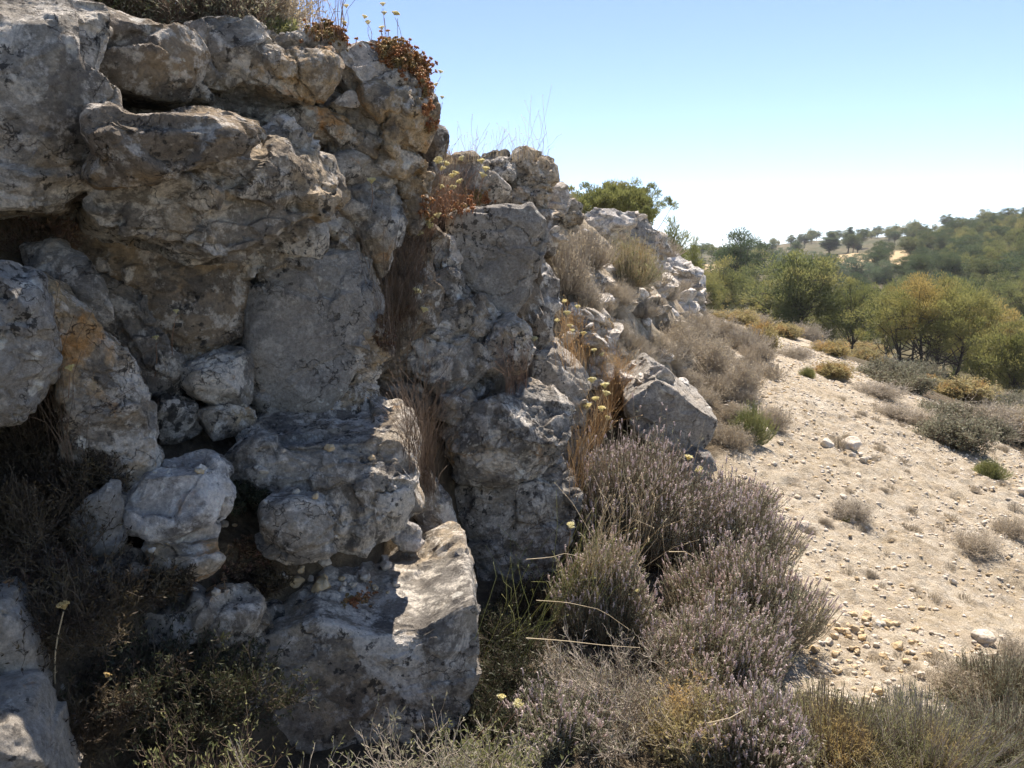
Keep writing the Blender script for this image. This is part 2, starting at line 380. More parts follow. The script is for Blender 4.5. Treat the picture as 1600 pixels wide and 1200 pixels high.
def wrock(label, poly, off=0., **k):
    cx = np.mean([p[0] for p in poly]); k.setdefault('n', WN)
    return rock(label, poly, Dw(cx) + off, **k)

# backing bodies of the cliff
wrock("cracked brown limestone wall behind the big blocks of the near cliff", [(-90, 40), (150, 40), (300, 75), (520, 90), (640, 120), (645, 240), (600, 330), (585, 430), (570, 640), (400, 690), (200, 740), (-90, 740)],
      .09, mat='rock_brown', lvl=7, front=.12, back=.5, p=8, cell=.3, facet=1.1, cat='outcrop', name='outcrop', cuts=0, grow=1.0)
wrock("large rounded limestone mass forming the top left of the cliff", [(-110, 0), (0, 10), (60, 14), (150, 17), (162, 60), (152, 130), (176, 190), (174, 240), (145, 275), (90, 310), (0, 318), (-110, 320)],
      -.12, lvl=7, front=.16, back=.7, p=5, cell=.3, facet=.8, cham=((.2, -.5, .85, .88),), name='boulder', cat='boulder')
wrock("pale topped block under the dark bush on the cliff top", [(138, 16), (175, 22), (215, 38), (255, 50), (292, 58), (312, 92), (305, 130), (330, 150), (250, 148), (155, 132), (148, 70)],
      -.02, lvl=6, front=.16, back=.6, p=4.6, mat='rock_brown', cham=((.2, -.5, .85, .84),))
wrock("rounded grey lump on the cliff top right of the dark bush", [(294, 46), (318, 36), (345, 34), (395, 48), (412, 75), (384, 82), (398, 125), (350, 147), (315, 142), (300, 100)],
      0, lvl=6, front=.15, back=.6)
wrock("small round stone wedged on the cliff top edge", [(396, 50), (425, 50), (432, 74), (402, 79)], -.02, front=.08, back=.5)
wrock("thin flat topped stone on the rim left of the reddish stonecrop", [(430, 52), (470, 50), (508, 56), (523, 66), (522, 80), (470, 80), (432, 77)], -.02, front=.08, back=.5)
wrock("big overhanging block with a pale scar high on the cliff", [(380, 80), (405, 73), (520, 79), (530, 105), (522, 135), (503, 162), (430, 152), (394, 126)],
      -.1, lvl=6, front=.17, back=.7, mat='rock_warm', p=5)
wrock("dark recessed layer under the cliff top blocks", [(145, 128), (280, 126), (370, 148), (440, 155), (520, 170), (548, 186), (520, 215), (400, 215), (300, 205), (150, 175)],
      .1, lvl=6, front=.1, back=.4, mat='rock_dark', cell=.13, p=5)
wrock("jutting wedge of rock with a sunlit white top edge", [(150, 180), (200, 192), (262, 194), (300, 188), (350, 195), (398, 212), (370, 224), (345, 242), (260, 266), (215, 286), (160, 290), (138, 275), (166, 245)],
      -.5, lvl=6, front=.1, back=.55, p=5, n=(.45, -.86, -.3), backdir=(-.3, .9, .2), mat='rock_brown', cuts=3, cham=((.2, -.35, .9, .8),), relax=3)
wrock("rough orange brown ledge under the overhanging block", [(400, 190), (440, 180), (515, 178), (548, 190), (540, 215), (505, 228), (470, 212), (430, 205)], 0, front=.12, mat='rock_warm')
wrock("long slab with a scooped lower edge across the cliff middle", [(155, 291), (196, 281), (260, 266), (300, 252), (367, 226), (410, 236), (465, 240), (508, 258), (516, 295), (490, 330), (437, 348), (378, 380), (325, 390), (245, 371), (190, 352), (165, 335)],
      -.26, lvl=7, front=.18, back=.6, p=5.5, mat='rock', cell=.24, facet=1.1, cham=((.35, -.4, .85, .8),))
wrock("squarish knob on the upper end of the long slab", [(410, 218), (430, 206), (460, 210), (472, 240), (455, 256), (405, 255), (378, 250), (375, 230)], -.17, front=.12, back=.4)
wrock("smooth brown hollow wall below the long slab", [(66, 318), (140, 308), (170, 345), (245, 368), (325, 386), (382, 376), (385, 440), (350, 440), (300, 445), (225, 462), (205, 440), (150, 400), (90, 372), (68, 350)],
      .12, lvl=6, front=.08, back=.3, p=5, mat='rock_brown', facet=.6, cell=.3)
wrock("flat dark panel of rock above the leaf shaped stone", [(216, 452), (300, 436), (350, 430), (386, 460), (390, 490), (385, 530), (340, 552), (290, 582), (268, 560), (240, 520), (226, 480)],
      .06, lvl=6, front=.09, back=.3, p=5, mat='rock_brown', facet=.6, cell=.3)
wrock("lozenge shaped grey brown block under the right end of the long slab", [(370, 388), (395, 370), (440, 348), (478, 336), (500, 360), (502, 390), (490, 408), (430, 421), (385, 428), (367, 410)],
      -.05, lvl=6, front=.1, back=.35, mat='rock', facet=.5, p=5)
wrock("great flat faced grey block at the middle of the near cliff", [(411, 432), (470, 412), (500, 400), (545, 394), (570, 402), (581, 432), (584, 480), (578, 505), (560, 525), (548, 560), (525, 600), (495, 640), (440, 651), (398, 640), (384, 600), (388, 540), (394, 480)],
      -.08, lvl=7, front=.12, back=.5, p=6, mat='rock_grey', facet=.5, amp=.6, cell=.32, cutdepth=.93)
wrock("knobbly tan rock on the right flank of the great grey block", [(548, 500), (585, 508), (593, 545), (587, 580), (570, 595), (545, 595), (528, 575), (540, 530)], -.1, lvl=6, front=.12, mat='rock_warm', cell=.1)
wrock("pitted stone with a hole below the knobbly tan rock", [(528, 592), (578, 590), (589, 630), (586, 662), (560, 668), (520, 660), (492, 652), (508, 620)], -.1, lvl=6, front=.12, mat='rock_warm', cell=.12)
wrock("leaf shaped stone resting in the cliff hollow", [(284, 582), (300, 565), (340, 550), (380, 547), (389, 572), (390, 627), (350, 632), (310, 614), (292, 598)], -.08, lvl=6, front=.1, back=.25, mat='rock', facet=.4, p=2.6)
wrock("tall leaning slab with orange stains at the left", [(44, 447), (80, 456), (115, 481), (147, 513), (196, 572), (224, 604), (227, 656), (236, 695), (224, 730), (175, 742), (103, 722), (93, 625), (92, 534), (58, 495)],
      -.2, lvl=7, front=.14, back=.35, p=6, mat='rock_warm', facet=.8)
wrock("smooth dark boulder cut by the left picture edge", [(-110, 410), (0, 421), (45, 430), (50, 460), (66, 510), (67, 560), (52, 600), (30, 632), (0, 645), (-110, 655)],
      -.25, lvl=6, front=.2, back=.4, p=4.5, mat='rock_grey', facet=.7)
wrock("rounded slab standing above the orange stained leaning slab", [(46, 385), (90, 376), (128, 400), (152, 440), (167, 480), (173, 515), (145, 508), (115, 476), (85, 452), (48, 442)], -.02, lvl=6, front=.1, mat='rock', facet=.5)
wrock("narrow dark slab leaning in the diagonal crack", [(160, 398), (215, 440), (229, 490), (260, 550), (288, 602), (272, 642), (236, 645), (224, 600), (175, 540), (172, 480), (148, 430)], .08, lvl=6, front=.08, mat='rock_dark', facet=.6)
wrock("tan lump of rock at the foot of the leaf shaped stone", [(308, 642), (350, 630), (392, 640), (388, 682), (330, 684)], -.1, front=.1, mat='rock_warm', cell=.1)
wrock("broken brown lump at the foot of the diagonal crack", [(232, 652), (260, 625), (302, 632), (303, 672), (250, 685)], -.05, front=.1, mat='rock_dark', cell=.1)
wrock("brown band of rock running under the great grey block", [(385, 645), (440, 648), (500, 650), (560, 665), (540, 690), (450, 690), (390, 690)], .02, front=.08, mat='rock_brown', cell=.1, p=4)
# right flank of the near cliff
wrock("pale grey block at the cliff top beside the stonecrop", [(523, 76), (560, 64), (592, 68), (601, 95), (596, 114), (578, 134), (560, 140), (545, 126), (529, 102)], -.08, lvl=6, front=.14, back=.6, mat='rock_pale')
wrock("rounded pale corner block at the right end of the cliff top", [(588, 66), (620, 75), (645, 95), (660, 130), (662, 162), (630, 164), (600, 152), (577, 144), (578, 130), (596, 108)], -.05, lvl=6, front=.15, back=.6, mat='rock')
wrock("bulging block with orange underside at the cliff corner", [(566, 146), (610, 146), (660, 162), (663, 200), (656, 232), (640, 238), (606, 227), (597, 192), (568, 172)], -.12, lvl=6, front=.16, back=.5, mat='rock_warm', p=5)
wrock("small pale wedge stone under the cliff top corner", [(513, 162), (540, 146), (566, 140), (572, 166), (545, 176), (525, 174)], -.06, front=.1, mat='rock_pale')
wrock("light stone between the orange corner block and the dark layer", [(540, 180), (570, 172), (600, 192), (604, 224), (580, 224), (550, 206)], -.05, front=.1, mat='rock')
wrock("squat stone just above the vertical crack", [(513, 215), (545, 205), (592, 226), (602, 247), (560, 247), (514, 247)], -.04, front=.1, mat='rock_warm')
wrock("tan slab under the bulging orange corner block", [(558, 246), (600, 230), (650, 238), (664, 256), (656, 271), (620, 279), (600, 276), (573, 264)], -.06, front=.12, mat='rock_warm')
wrock("grey square block right of the vertical crack", [(513, 250), (560, 250), (592, 263), (602, 287), (570, 294), (530, 291), (515, 276)], -.04, front=.1, mat='rock')
wrock("long grey rock with an orange hollow right of the crack", [(520, 292), (565, 290), (602, 290), (620, 310), (627, 350), (614, 385), (602, 420), (590, 432), (574, 402), (560, 396), (558, 360), (540, 335), (526, 310)], -.06, lvl=6, front=.14, mat='rock', p=3)
wrock("small brown block beside the dry stems at the cliff corner", [(600, 285), (618, 276), (655, 270), (669, 276), (666, 302), (640, 312), (622, 306)], 0, front=.1, mat='rock_brown')
wrock("dark little block under the brown corner block", [(620, 306), (666, 303), (662, 345), (645, 370), (626, 345)], .03, front=.1, mat='rock_brown')
wrock("light stone tucked above the great grey block", [(482, 346), (515, 334), (546, 355), (549, 394), (510, 402), (500, 372)], -.04, front=.1, mat='rock')
wrock("narrow brown stone lining the vertical crack", [(499, 305), (520, 300), (540, 340), (557, 366), (558, 395), (530, 387), (510, 342)], 0, front=.08, mat='rock_warm')
wrock("thin upright sliver on the far side of the cliff corner", [(650, 185), (680, 192), (689, 230), (686, 285), (655, 290), (648, 220)], .35, front=.1, mat='rock_brown')
wrock("shaded rock running down behind the hanging dry grass", [(585, 420), (625, 370), (668, 345), (672, 450), (650, 560), (600, 590), (590, 520)], .35, lvl=6, front=.1, mat='rock_brown', p=4)
# ledges
rock("broad ledge boulder with a sunlit rim below the great grey block", [(372, 722), (400, 705), (470, 698), (560, 695), (615, 690), (634, 700), (638, 735), (632, 765), (641, 800), (600, 832), (560, 852), (500, 852), (440, 832), (408, 790), (384, 760)],
     2.98, n=(.25, -.96, .12), front=.14, back=.5, p=6.5, lvl=7, cham=((.25, -.45, .85, .84), (.8, -.1, .6, .86)), backdir=(-.1, .98, .16), facet=.8)
rock("pale angular stone resting on the left ledge", [(208, 778), (232, 748), (280, 742), (330, 738), (354, 770), (353, 802), (327, 846), (290, 850), (250, 837), (214, 827), (204, 800)], 2.55, mat='rock_pale', front=.1, back=.2, lvl=6, p=5, facet=1.)
rock("flat pale slab lying behind the pale angular stone", [(255, 738), (290, 724), (345, 722), (367, 735), (345, 748), (290, 750)], 2.75, mat='rock_pale', front=.05, back=.15)
rock("tan split stone under the pale angular stone", [(236, 856), (260, 848), (300, 852), (337, 840), (332, 872), (300, 892), (260, 897), (240, 882)], 2.5, mat='rock_warm', front=.08, back=.2)
rock("grey pointed stone left of the pale angular stone", [(118, 802), (150, 770), (184, 754), (194, 790), (190, 832), (172, 862), (130, 852), (116, 828)], 2.45, mat='rock_grey', front=.08, back=.2)
rock("rough stone set in the earth under the broad ledge boulder", [(418, 797), (460, 785), (500, 790), (520, 815), (517, 847), (490, 872), (450, 872), (423, 852)], 2.72, front=.08, back=.2, mat='rock')
rock("triangular blue grey stone low in the shaded bank", [(213, 960), (260, 944), (307, 950), (302, 990), (262, 1014), (223, 992)], 2.4, mat='rock_grey', front=.07, back=.2)
rock("ochre edged stone low in the shaded bank", [(308, 962), (350, 944), (404, 948), (393, 985), (352, 1008), (313, 1000)], 2.5, mat='rock_warm', front=.07, back=.2)
rock("weathered stone below the grey pointed stone", [(118, 882), (170, 868), (228, 890), (224, 922), (170, 935), (125, 915)], 2.35, mat='rock_dark', front=.07, back=.2)
rock("massive foreground rock with a flat sunlit top", [(408, 990), (500, 962), (580, 985), (650, 980), (700, 945), (724, 935), (734, 1000), (731, 1050), (716, 1090), (692, 1120), (600, 1200), (480, 1190), (415, 1120), (398, 1050)],
     2.78, n=(.22, -.97, .05), front=.1, back=.72, p=9, lvl=7, backdir=(-.12, .98, .12), facet=.4, amp=.35, relax=3, mat='rock', cuts=0, cell=.24)
rock("dark crusted rock at the left of the massive foreground rock", [(248, 1010), (330, 985), (430, 975), (440, 1120), (360, 1180), (260, 1130)], 2.6, mat='rock_dark', front=.1, back=.5, lvl=6, p=4)
rock("small stone perched on the back rim of the foreground rock", [(618, 832), (638, 808), (658, 828), (652, 848), (630, 852)], 3.35, mat='rock_pale', front=.04, back=.1, lvl=4)
rock("dark leaning slab at the lower left picture corner", [(-70, 950), (18, 942), (55, 1000), (76, 1070), (82, 1135), (70, 1180), (0, 1190), (-70, 1190)], 1.95, mat='rock_grey', front=.08, back=.3, lvl=6, facet=.4)
rock("sunlit pale boulder at the bottom left corner", [(-70, 1155), (0, 1140), (24, 1146), (44, 1172), (66, 1232), (95, 1290), (-70, 1300)], 1.7, mat='rock_grey', front=.08, back=.25, lvl=6, facet=.5, backdir=(-.2, .95, .12))
# the middle buttress
CN = (.25, -.96, .06)
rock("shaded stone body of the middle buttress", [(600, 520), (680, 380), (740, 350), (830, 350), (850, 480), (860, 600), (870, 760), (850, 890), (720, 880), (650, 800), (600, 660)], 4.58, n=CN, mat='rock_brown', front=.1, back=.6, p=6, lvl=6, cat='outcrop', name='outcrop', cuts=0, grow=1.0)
rock("tall smooth faced grey block crowning the middle buttress", [(704, 342), (735, 330), (790, 323), (826, 326), (843, 350), (845, 385), (834, 420), (830, 460), (805, 492), (775, 500), (758, 475), (730, 452), (714, 420), (700, 380)],
     4.45, n=(.1, -.99, 0), front=.1, back=.7, p=8, lvl=7, mat='rock_grey', facet=.3, amp=.5, backdir=(0, 1, .03), cell=.34, cutdepth=.95, cuts=5, grow=1.04)
rock("pale lichened stone left of the tall grey block", [(672, 378), (695, 369), (713, 400), (709, 423), (680, 426), (664, 400)], 4.3, n=CN, mat='rock_pale', front=.1, back=.3)
rock("squarish grey stone under the pale lichened stone", [(670, 425), (713, 422), (725, 446), (723, 471), (690, 477), (667, 459)], 4.25, n=CN, front=.12, back=.3)
rock("broad stone halfway down the buttress left side", [(648, 502), (674, 482), (725, 477), (733, 500), (729, 523), (700, 530), (663, 524), (646, 514)], 4.2, n=CN, front=.14, back=.3, lvl=6)
rock("big rounded stone low on the buttress left side", [(646, 526), (700, 530), (729, 524), (746, 548), (750, 578), (736, 606), (700, 613), (664, 600), (645, 572)], 4.15, n=CN, front=.16, back=.3, lvl=6)
rock("wedge stone with orange stain in the buttress centre", [(727, 480), (740, 464), (778, 486), (778, 504), (755, 528), (746, 550), (727, 526)], 4.3, n=CN, front=.12, back=.3, mat='rock_warm')
rock("egg shaped stone leaning under the tall grey block", [(747, 552), (776, 506), (804, 494), (823, 513), (828, 555), (816, 578), (776, 586), (751, 577)], 4.2, n=CN, front=.15, back=.3, lvl=6, p=2.6, facet=.5)
rock("pale ribbed rock behind the tall grey block's right edge", [(820, 420), (836, 406), (854, 425), (863, 457), (861, 495), (848, 540), (828, 556), (820, 515), (813, 480)], 4.85, n=CN, front=.15, back=.5, lvl=6, mat='rock_pale')
rock("great rounded boulder bulging from the buttress foot", [(697, 676), (713, 656), (741, 639), (790, 626), (826, 606), (853, 615), (875, 643), (880, 678), (872, 708), (835, 740), (772, 752), (720, 747), (700, 712)],
     4.05, n=(.15, -.96, .2), front=.22, back=.45, lvl=7, p=4, facet=.8, cell=.24)
rock("pitted pale base block under the great rounded boulder", [(703, 742), (760, 748), (825, 740), (872, 725), (886, 750), (884, 800), (880, 840), (862, 885), (820, 915), (760, 918), (718, 900), (702, 850), (698, 800)],
     4.1, n=(.15, -.98, .05), front=.14, back=.45, lvl=7, p=3.6, mat='rock')
rock("grey shoulder boulder behind the great rounded boulder", [(828, 562), (860, 552), (895, 575), (911, 600), (909, 640), (899, 690), (892, 730), (880, 745), (862, 700), (855, 640), (830, 607)],
     4.6, n=CN, front=.15, back=.6, lvl=6, p=3.4, mat='rock_grey', backdir=(-.05, .97, .14))
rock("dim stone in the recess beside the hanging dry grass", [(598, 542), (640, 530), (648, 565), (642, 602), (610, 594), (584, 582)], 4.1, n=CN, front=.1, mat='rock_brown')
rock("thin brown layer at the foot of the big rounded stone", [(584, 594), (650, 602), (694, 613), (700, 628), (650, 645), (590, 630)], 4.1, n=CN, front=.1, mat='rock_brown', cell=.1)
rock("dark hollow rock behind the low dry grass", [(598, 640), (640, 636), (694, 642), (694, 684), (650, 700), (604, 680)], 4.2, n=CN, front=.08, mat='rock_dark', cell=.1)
rock("slanting stone in the gap between ledge and buttress", [(636, 745), (662, 742), (692, 780), (708, 830), (704, 880), (672, 870), (640, 802)], 3.7, n=CN, front=.1, back=.3)
rock("small blocky stone above the great rounded boulder", [(692, 620), (732, 610), (745, 638), (715, 660), (688, 648)], 4.0, n=CN, front=.08, back=.3, cell=.1)
# upper rocks behind the buttress
UN = (.2, -.97, .1)
rock("square topped rock tower standing against the sky", [(793, 257), (805, 244), (830, 241), (852, 245), (864, 262), (863, 289), (840, 297), (810, 302), (798, 282)], 6.2, n=UN, front=.18, back=.7, lvl=6, p=5, mat='rock')
rock("flat topped pale block left of the rock tower", [(760, 254), (802, 256), (804, 283), (768, 282)], 6.0, n=UN, front=.12, back=.4)
rock("weathered crest stone with dark lichen on top", [(746, 246), (765, 237), (790, 240), (800, 258), (760, 262)], 6.5, n=UN, front=.12, back=.5, mat='rock_dark')
rock("slanting slab behind the reddish stonecrop and yellow flowers", [(696, 252), (736, 247), (756, 270), (790, 298), (797, 320), (750, 325), (696, 312)], 5.4, n=UN, front=.14, back=.5, lvl=6, mat='rock')
rock("round stone under the rock tower", [(817, 294), (853, 290), (862, 308), (843, 328), (821, 322)], 6.1, n=UN, front=.12, back=.4)
rock("small pitted stone left of the round stone", [(794, 296), (820, 298), (822, 320), (797, 324)], 6.0, n=UN, front=.12, back=.4, mat='rock_warm')
rock("narrow stone below the round stone", [(832, 326), (857, 325), (868, 355), (860, 400), (842, 380)], 6.0, n=UN, front=.12, back=.5)
rock("grey stone stump at the ridge behind the tower", [(862, 302), (875, 292), (887, 308), (880, 332), (862, 338)], 7.2, n=UN, front=.12, back=.4, mat='rock_pale')
rock("stepped stone on the ridge beside the small grey bush", [(874, 322), (895, 314), (909, 325), (906, 348), (880, 350)], 7.4, n=UN, front=.12, back=.4)
rock("jagged ledge stone on the ridge under the umbrella pine", [(914, 338), (945, 331), (980, 338), (992, 352), (950, 366), (922, 362)], 9.0, n=(.2, -.9, .4), front=.2, back=.6, mat='rock_pale', cell=.15)
rock("smooth grey hump on the ridge line", [(942, 362), (962, 344), (1000, 341), (1012, 365), (1016, 392), (1000, 405), (960, 385)], 9.8, n=(.25, -.93, .2), front=.25, back=.8, lvl=6, mat='rock_grey')
rock("fractured brown block at the right of the grey hump", [(1008, 360), (1034, 374), (1042, 397), (1034, 425), (1012, 412)], 10.8, n=(.3, -.93, .2), front=.2, back=.7, mat='rock')
rock("white shattered crag at the far end of the ridge", [(1026, 415), (1046, 402), (1075, 420), (1093, 432), (1094, 470), (1075, 500), (1040, 498), (1024, 460)], 13.2, n=(.35, -.9, .3), front=.35, back=1.2, lvl=6, mat='rock_pale', cell=.3, facet=1.6)
for lab, poly, D in (
        ("flaky white ledge in the middle of the brushy slope", [(935, 447), (970, 438), (1003, 452), (1000, 472), (955, 475)], 9.3),
        ("white ledge stepping down toward the far crag", [(985, 475), (1010, 462), (1040, 478), (1046, 515), (1020, 530), (995, 515)], 10.2),
        ("low white outcrop above the cut boulder", [(940, 505), (985, 490), (1030, 512), (1048, 540), (1000, 548), (955, 535)], 8.6),
        ("white rubble ledge left of the brushy slope", [(905, 458), (930, 455), (945, 480), (935, 498), (905, 488)], 8.0),
        ("broken white ledge behind the boulder shrubs", [(975, 535), (1020, 528), (1062, 545), (1070, 562), (1030, 568), (985, 562)], 8.2)):
    rock(lab, poly, D, n=(.2, -.75, .6), front=.2, back=.45, mat='rock_pale', cell=.13, facet=1.5, p=3.5, lvl=6)
rock("yellow orange faced stone glowing among the flowers", [(916, 492), (940, 487), (956, 510), (950, 545), (928, 552)], 6.4, n=UN, front=.12, back=.3, mat='rock_orange')
rock("tan broken stone left of the yellow orange stone", [(860, 492), (890, 484), (920, 490), (931, 540), (926, 575), (880, 568), (862, 540)], 6.1, n=UN, front=.14, back=.4, mat='rock_warm', lvl=6, cell=.12)
rock("grey cracked stone beside the boulder with the cut face", [(945, 580), (968, 566), (990, 578), (978, 612), (948, 608)], 6.6, n=UN, front=.12, back=.3, mat='rock')
rock("cut faced grey boulder with a white sunlit top slope", [(1027, 592), (1060, 614), (1093, 638), (1121, 656), (1108, 686), (1094, 702), (1084, 718), (1047, 700), (1012, 682), (984, 660), (981, 627), (1007, 606)],
     5.6, n=(-.05, -.99, -.05), front=.05, back=.7, p=12, lvl=7, mat='rock_grey', backdir=(.0, .97, .16), facet=.3, cuts=0, cell=.35, grow=1.03, amp=.5)
rock("small grey stone under the cut faced boulder", [(1070, 735), (1085, 710), (1104, 706), (1110, 735), (1096, 780), (1076, 775)], 5.45, n=CN, front=.08, back=.2, mat='rock_grey')
#VEG
# ------------------------------------------------------------------ plant building
def plant_mat(name, c1, c2, trans=.3, c3=None, scale=9, objvar=.25):
    s = NT(name)
    oi = s.n("ShaderNodeObjectInfo").outputs["Random"]
    c = s.mix(s.ramp(s.noise(scale, 3, .6), .38, .62), c1, c2)
    if c3: c = s.mix(s.ramp(s.noise(scale * .35, 3, .6, off=9), .5, .62), c, c3)
    c = s.mix(s.ramp(oi, 0, 1, 0, objvar), c, s.mix(1., c, (1.35, 1.2, .9), 'MULTIPLY'))
    return s.leaf(c, trans)
M['lav_leaf'] = plant_mat('grey_green_leaf', (.16, .17, .105), (.29, .28, .20), .4, scale=14)
M['lav_stem'] = plant_mat('grey_brown_stem', (.24, .19, .13), (.38, .31, .23), .15, scale=20)
M['lav_head'] = plant_mat('mauve_dry_flower', (.60, .50, .49), (.76, .67, .63), .4, scale=20)
M['twig'] = plant_mat('weathered_twig', (.34, .29, .235), (.52, .46, .385), .1, scale=20)
M['grey_leaf'] = plant_mat('dry_grey_leaf', (.34, .30, .22), (.48, .42, .31), .35, scale=10)
M['green_leaf'] = plant_mat('small_green_leaf', (.18, .20, .08), (.30, .30, .14), .4, scale=10)
M['olive_leaf'] = plant_mat('olive_yellow_leaf', (.30, .27, .12), (.46, .39, .19), .45, (.46, .31, .12), scale=10)
M['broom_leaf'] = plant_mat('broom_leaf', (.19, .20, .10), (.30, .29, .155), .4, (.42, .30, .12), scale=7)
M['orange_grass'] = plant_mat('orange_dry_grass', (.50, .32, .15), (.62, .45, .25), .35, scale=12)
M['straw'] = plant_mat('straw', (.55, .45, .29), (.70, .60, .42), .25, scale=12)
M['redstem'] = plant_mat('reddish_dry_stem', (.22, .13, .085), (.32, .21, .14), .15, scale=12)
M['darkstem'] = plant_mat('brown_dry_stem', (.12, .085, .06), (.24, .175, .125), .15, scale=12)
M['blade'] = plant_mat('green_blade', (.26, .29, .11), (.46, .45, .2), .4, scale=6)
M['crop'] = plant_mat('red_brown_rosette', (.30, .125, .06), (.42, .22, .10), .25, (.26, .20, .09), scale=30)
M['deadstem'] = plant_mat('shade_darkened_dead_stem', (.055, .043, .03), (.14, .11, .075), .1, scale=12)  # dead stem colour lowered to carry the deep shade of the bank
M['deadleaf'] = plant_mat('shade_darkened_dead_leaf', (.05, .035, .025), (.09, .07, .035), .2, scale=12)  # leaf colour blackened, the bank's shade put into it
M['shadegreen'] = plant_mat('shade_darkened_green_leaf', (.028, .034, .018), (.06, .066, .03), .3, scale=12)  # green leaf darkened so its colour holds the shade around it
M['cropdark'] = plant_mat('shade_darkened_rosette', (.13, .07, .05), (.16, .11, .06), .2, scale=30)  # stonecrop red lowered, shade painted in for rosettes in shaded spots
M['umbel'] = plant_mat('pale_yellow_floret', (.78, .70, .34), (.85, .80, .52), .3, scale=40)
M['umbelbrown'] = plant_mat('dried_brown_floret', (.55, .40, .16), (.62, .50, .25), .2, scale=40)

class MB:
    def __init__(s): s.V = []; s.Q = []; s.I = []; s.n = 0
    def add(s, V, Q, mi=0):
        s.V.append(V.reshape(-1, 3)); s.Q.append(Q + s.n); s.I.append(np.full(len(Q), mi)); s.n += len(s.V[-1])
    def tubes(s, P, Rd, mi=0, sides=3):
        n, k, _ = P.shape
        T = np.gradient(P, axis=1); T /= np.linalg.norm(T, axis=2)[..., None] + 1e-9
        ref = np.array([.31, .52, .79]); A = np.cross(T, ref); A /= np.linalg.norm(A, axis=2)[..., None] + 1e-9; B = np.cross(T, A)
        ang = np.arange(sides) * 2 * math.pi / sides
        Vv = P[:, :, None, :] + Rd[:, :, None, None] * (np.cos(ang)[None, None, :, None] * A[:, :, None, :] + np.sin(ang)[None, None, :, None] * B[:, :, None, :])
        i = np.arange(n)[:, None, None] * k * sides + np.arange(k - 1)[None, :, None] * sides; j = np.arange(sides)[None, None, :]; j2 = (j + 1) % sides
        Qd = np.stack([i + j, i + j2, i + sides + j2, i + sides + j], -1).reshape(-1, 4)
        s.add(Vv, Qd, mi)
    def kites(s, pos, d, ln, wd, rs, mi=0):
        n = len(pos); d = d / (np.linalg.norm(d, axis=1)[:, None] + 1e-9)
        sd_ = np.cross(d, rs.normal(size=(n, 3))); sd_ /= np.linalg.norm(sd_, axis=1)[:, None] + 1e-9
        ln = np.broadcast_to(ln, n)[:, None]; wd = np.broadcast_to(wd, n)[:, None]
        Vv = np.stack([pos, pos + d * ln * .45 + sd_ * wd * .5, pos + d * ln, pos + d * ln * .55 - sd_ * wd * .5], 1)
        s.add(Vv, np.arange(n * 4).reshape(n, 4), mi)
    def blobs(s, pos, r, mi=0):          # little eight sided buds
        o = np.array([[1, 0, 0], [0, 1, 0], [-1, 0, 0], [0, -1, 0], [0, 0, 1], [0, 0, -1]], float)
        n = len(pos); r = np.broadcast_to(r, n)
        Vv = pos[:, None, :] + o[None] * r[:, None, None]
        q = np.array([[0, 1, 4, 4], [1, 2, 4, 4], [2, 3, 4, 4], [3, 0, 4, 4], [1, 0, 5, 5], [2, 1, 5, 5], [3, 2, 5, 5], [0, 3, 5, 5]])
        s.T = getattr(s, 'T', []); s.V.append(Vv.reshape(-1, 3)); s.T.append((np.arange(n)[:, None, None] * 6 + q[None, :, :3]).reshape(-1, 3) + s.n)
        s.TI = getattr(s, 'TI', []); s.TI.append(np.full(n * 8, mi)); s.n += n * 6
    def mesh(s, name, mats, smooth=False):
        t = getattr(s, 'T', None); tr = np.concatenate(t) if t else None
        mi = np.concatenate(s.I + (s.TI if t else []))
        return mesh(name, np.concatenate(s.V), np.concatenate(s.Q) if s.Q else None, tr, [M[m] for m in mats], mi, smooth)
def dome(rs, n, H, W, base_r, up=.25, rag=.3, k=5, lean=(0, 0), flat=.75):
    az = rs.rand(n) * 2 * math.pi; rho = np.sqrt(rs.rand(n))
    ca, sa = np.cos(az), np.sin(az)
    lob = 1 + .25 * np.sin(az * 3 + rs.rand() * 6) * rho + .2 * np.sin(az * 5 + rs.rand() * 6) * rho + .08 * rs.normal(size=n)
    hz = H * np.sqrt(1 - flat * rho ** 2) * (1 - rag * rs.rand(n) ** 1.5) * (.8 + .4 * rs.rand(n) * rs.rand(n)) * (1 + .10 * np.sin(az * 4 + rs.rand() * 6 + rho * 5) + .06 * np.sin(az * 9 + rho * 9))
    tip = np.stack([rho * lob * W / 2 * ca + lean[0] * hz, rho * lob * W / 2 * sa + lean[1] * hz, hz], 1)
    b = np.stack([rho * base_r * ca, rho * base_r * sa, np.zeros(n)], 1)
    c = (b + tip) / 2 + np.stack([tip[:, 0] * .15, tip[:, 1] * .15, -up * H * rho], 1) + rs.normal(size=(n, 3)) * .04 * H
    t = np.linspace(0, 1, k)[None, :, None]
    P = (1 - t) ** 2 * b[:, None] + 2 * t * (1 - t) * c[:, None] + t ** 2 * tip[:, None]
    P[:, 1:-1] += rs.normal(size=(n, k - 2, 3)) * .012 * H
    return P
def along(P, t):                        # points and tangents at parameters t (n, m)
    n, k, _ = P.shape; x = np.clip(t * (k - 1), 0, k - 1.001); i = x.astype(int); f = (x - i)[..., None]
    ar = np.arange(n)[:, None]; a, b = P[ar, i], P[ar, i + 1]
    T = b - a; return a + (b - a) * f, T / (np.linalg.norm(T, axis=-1)[..., None] + 1e-9)
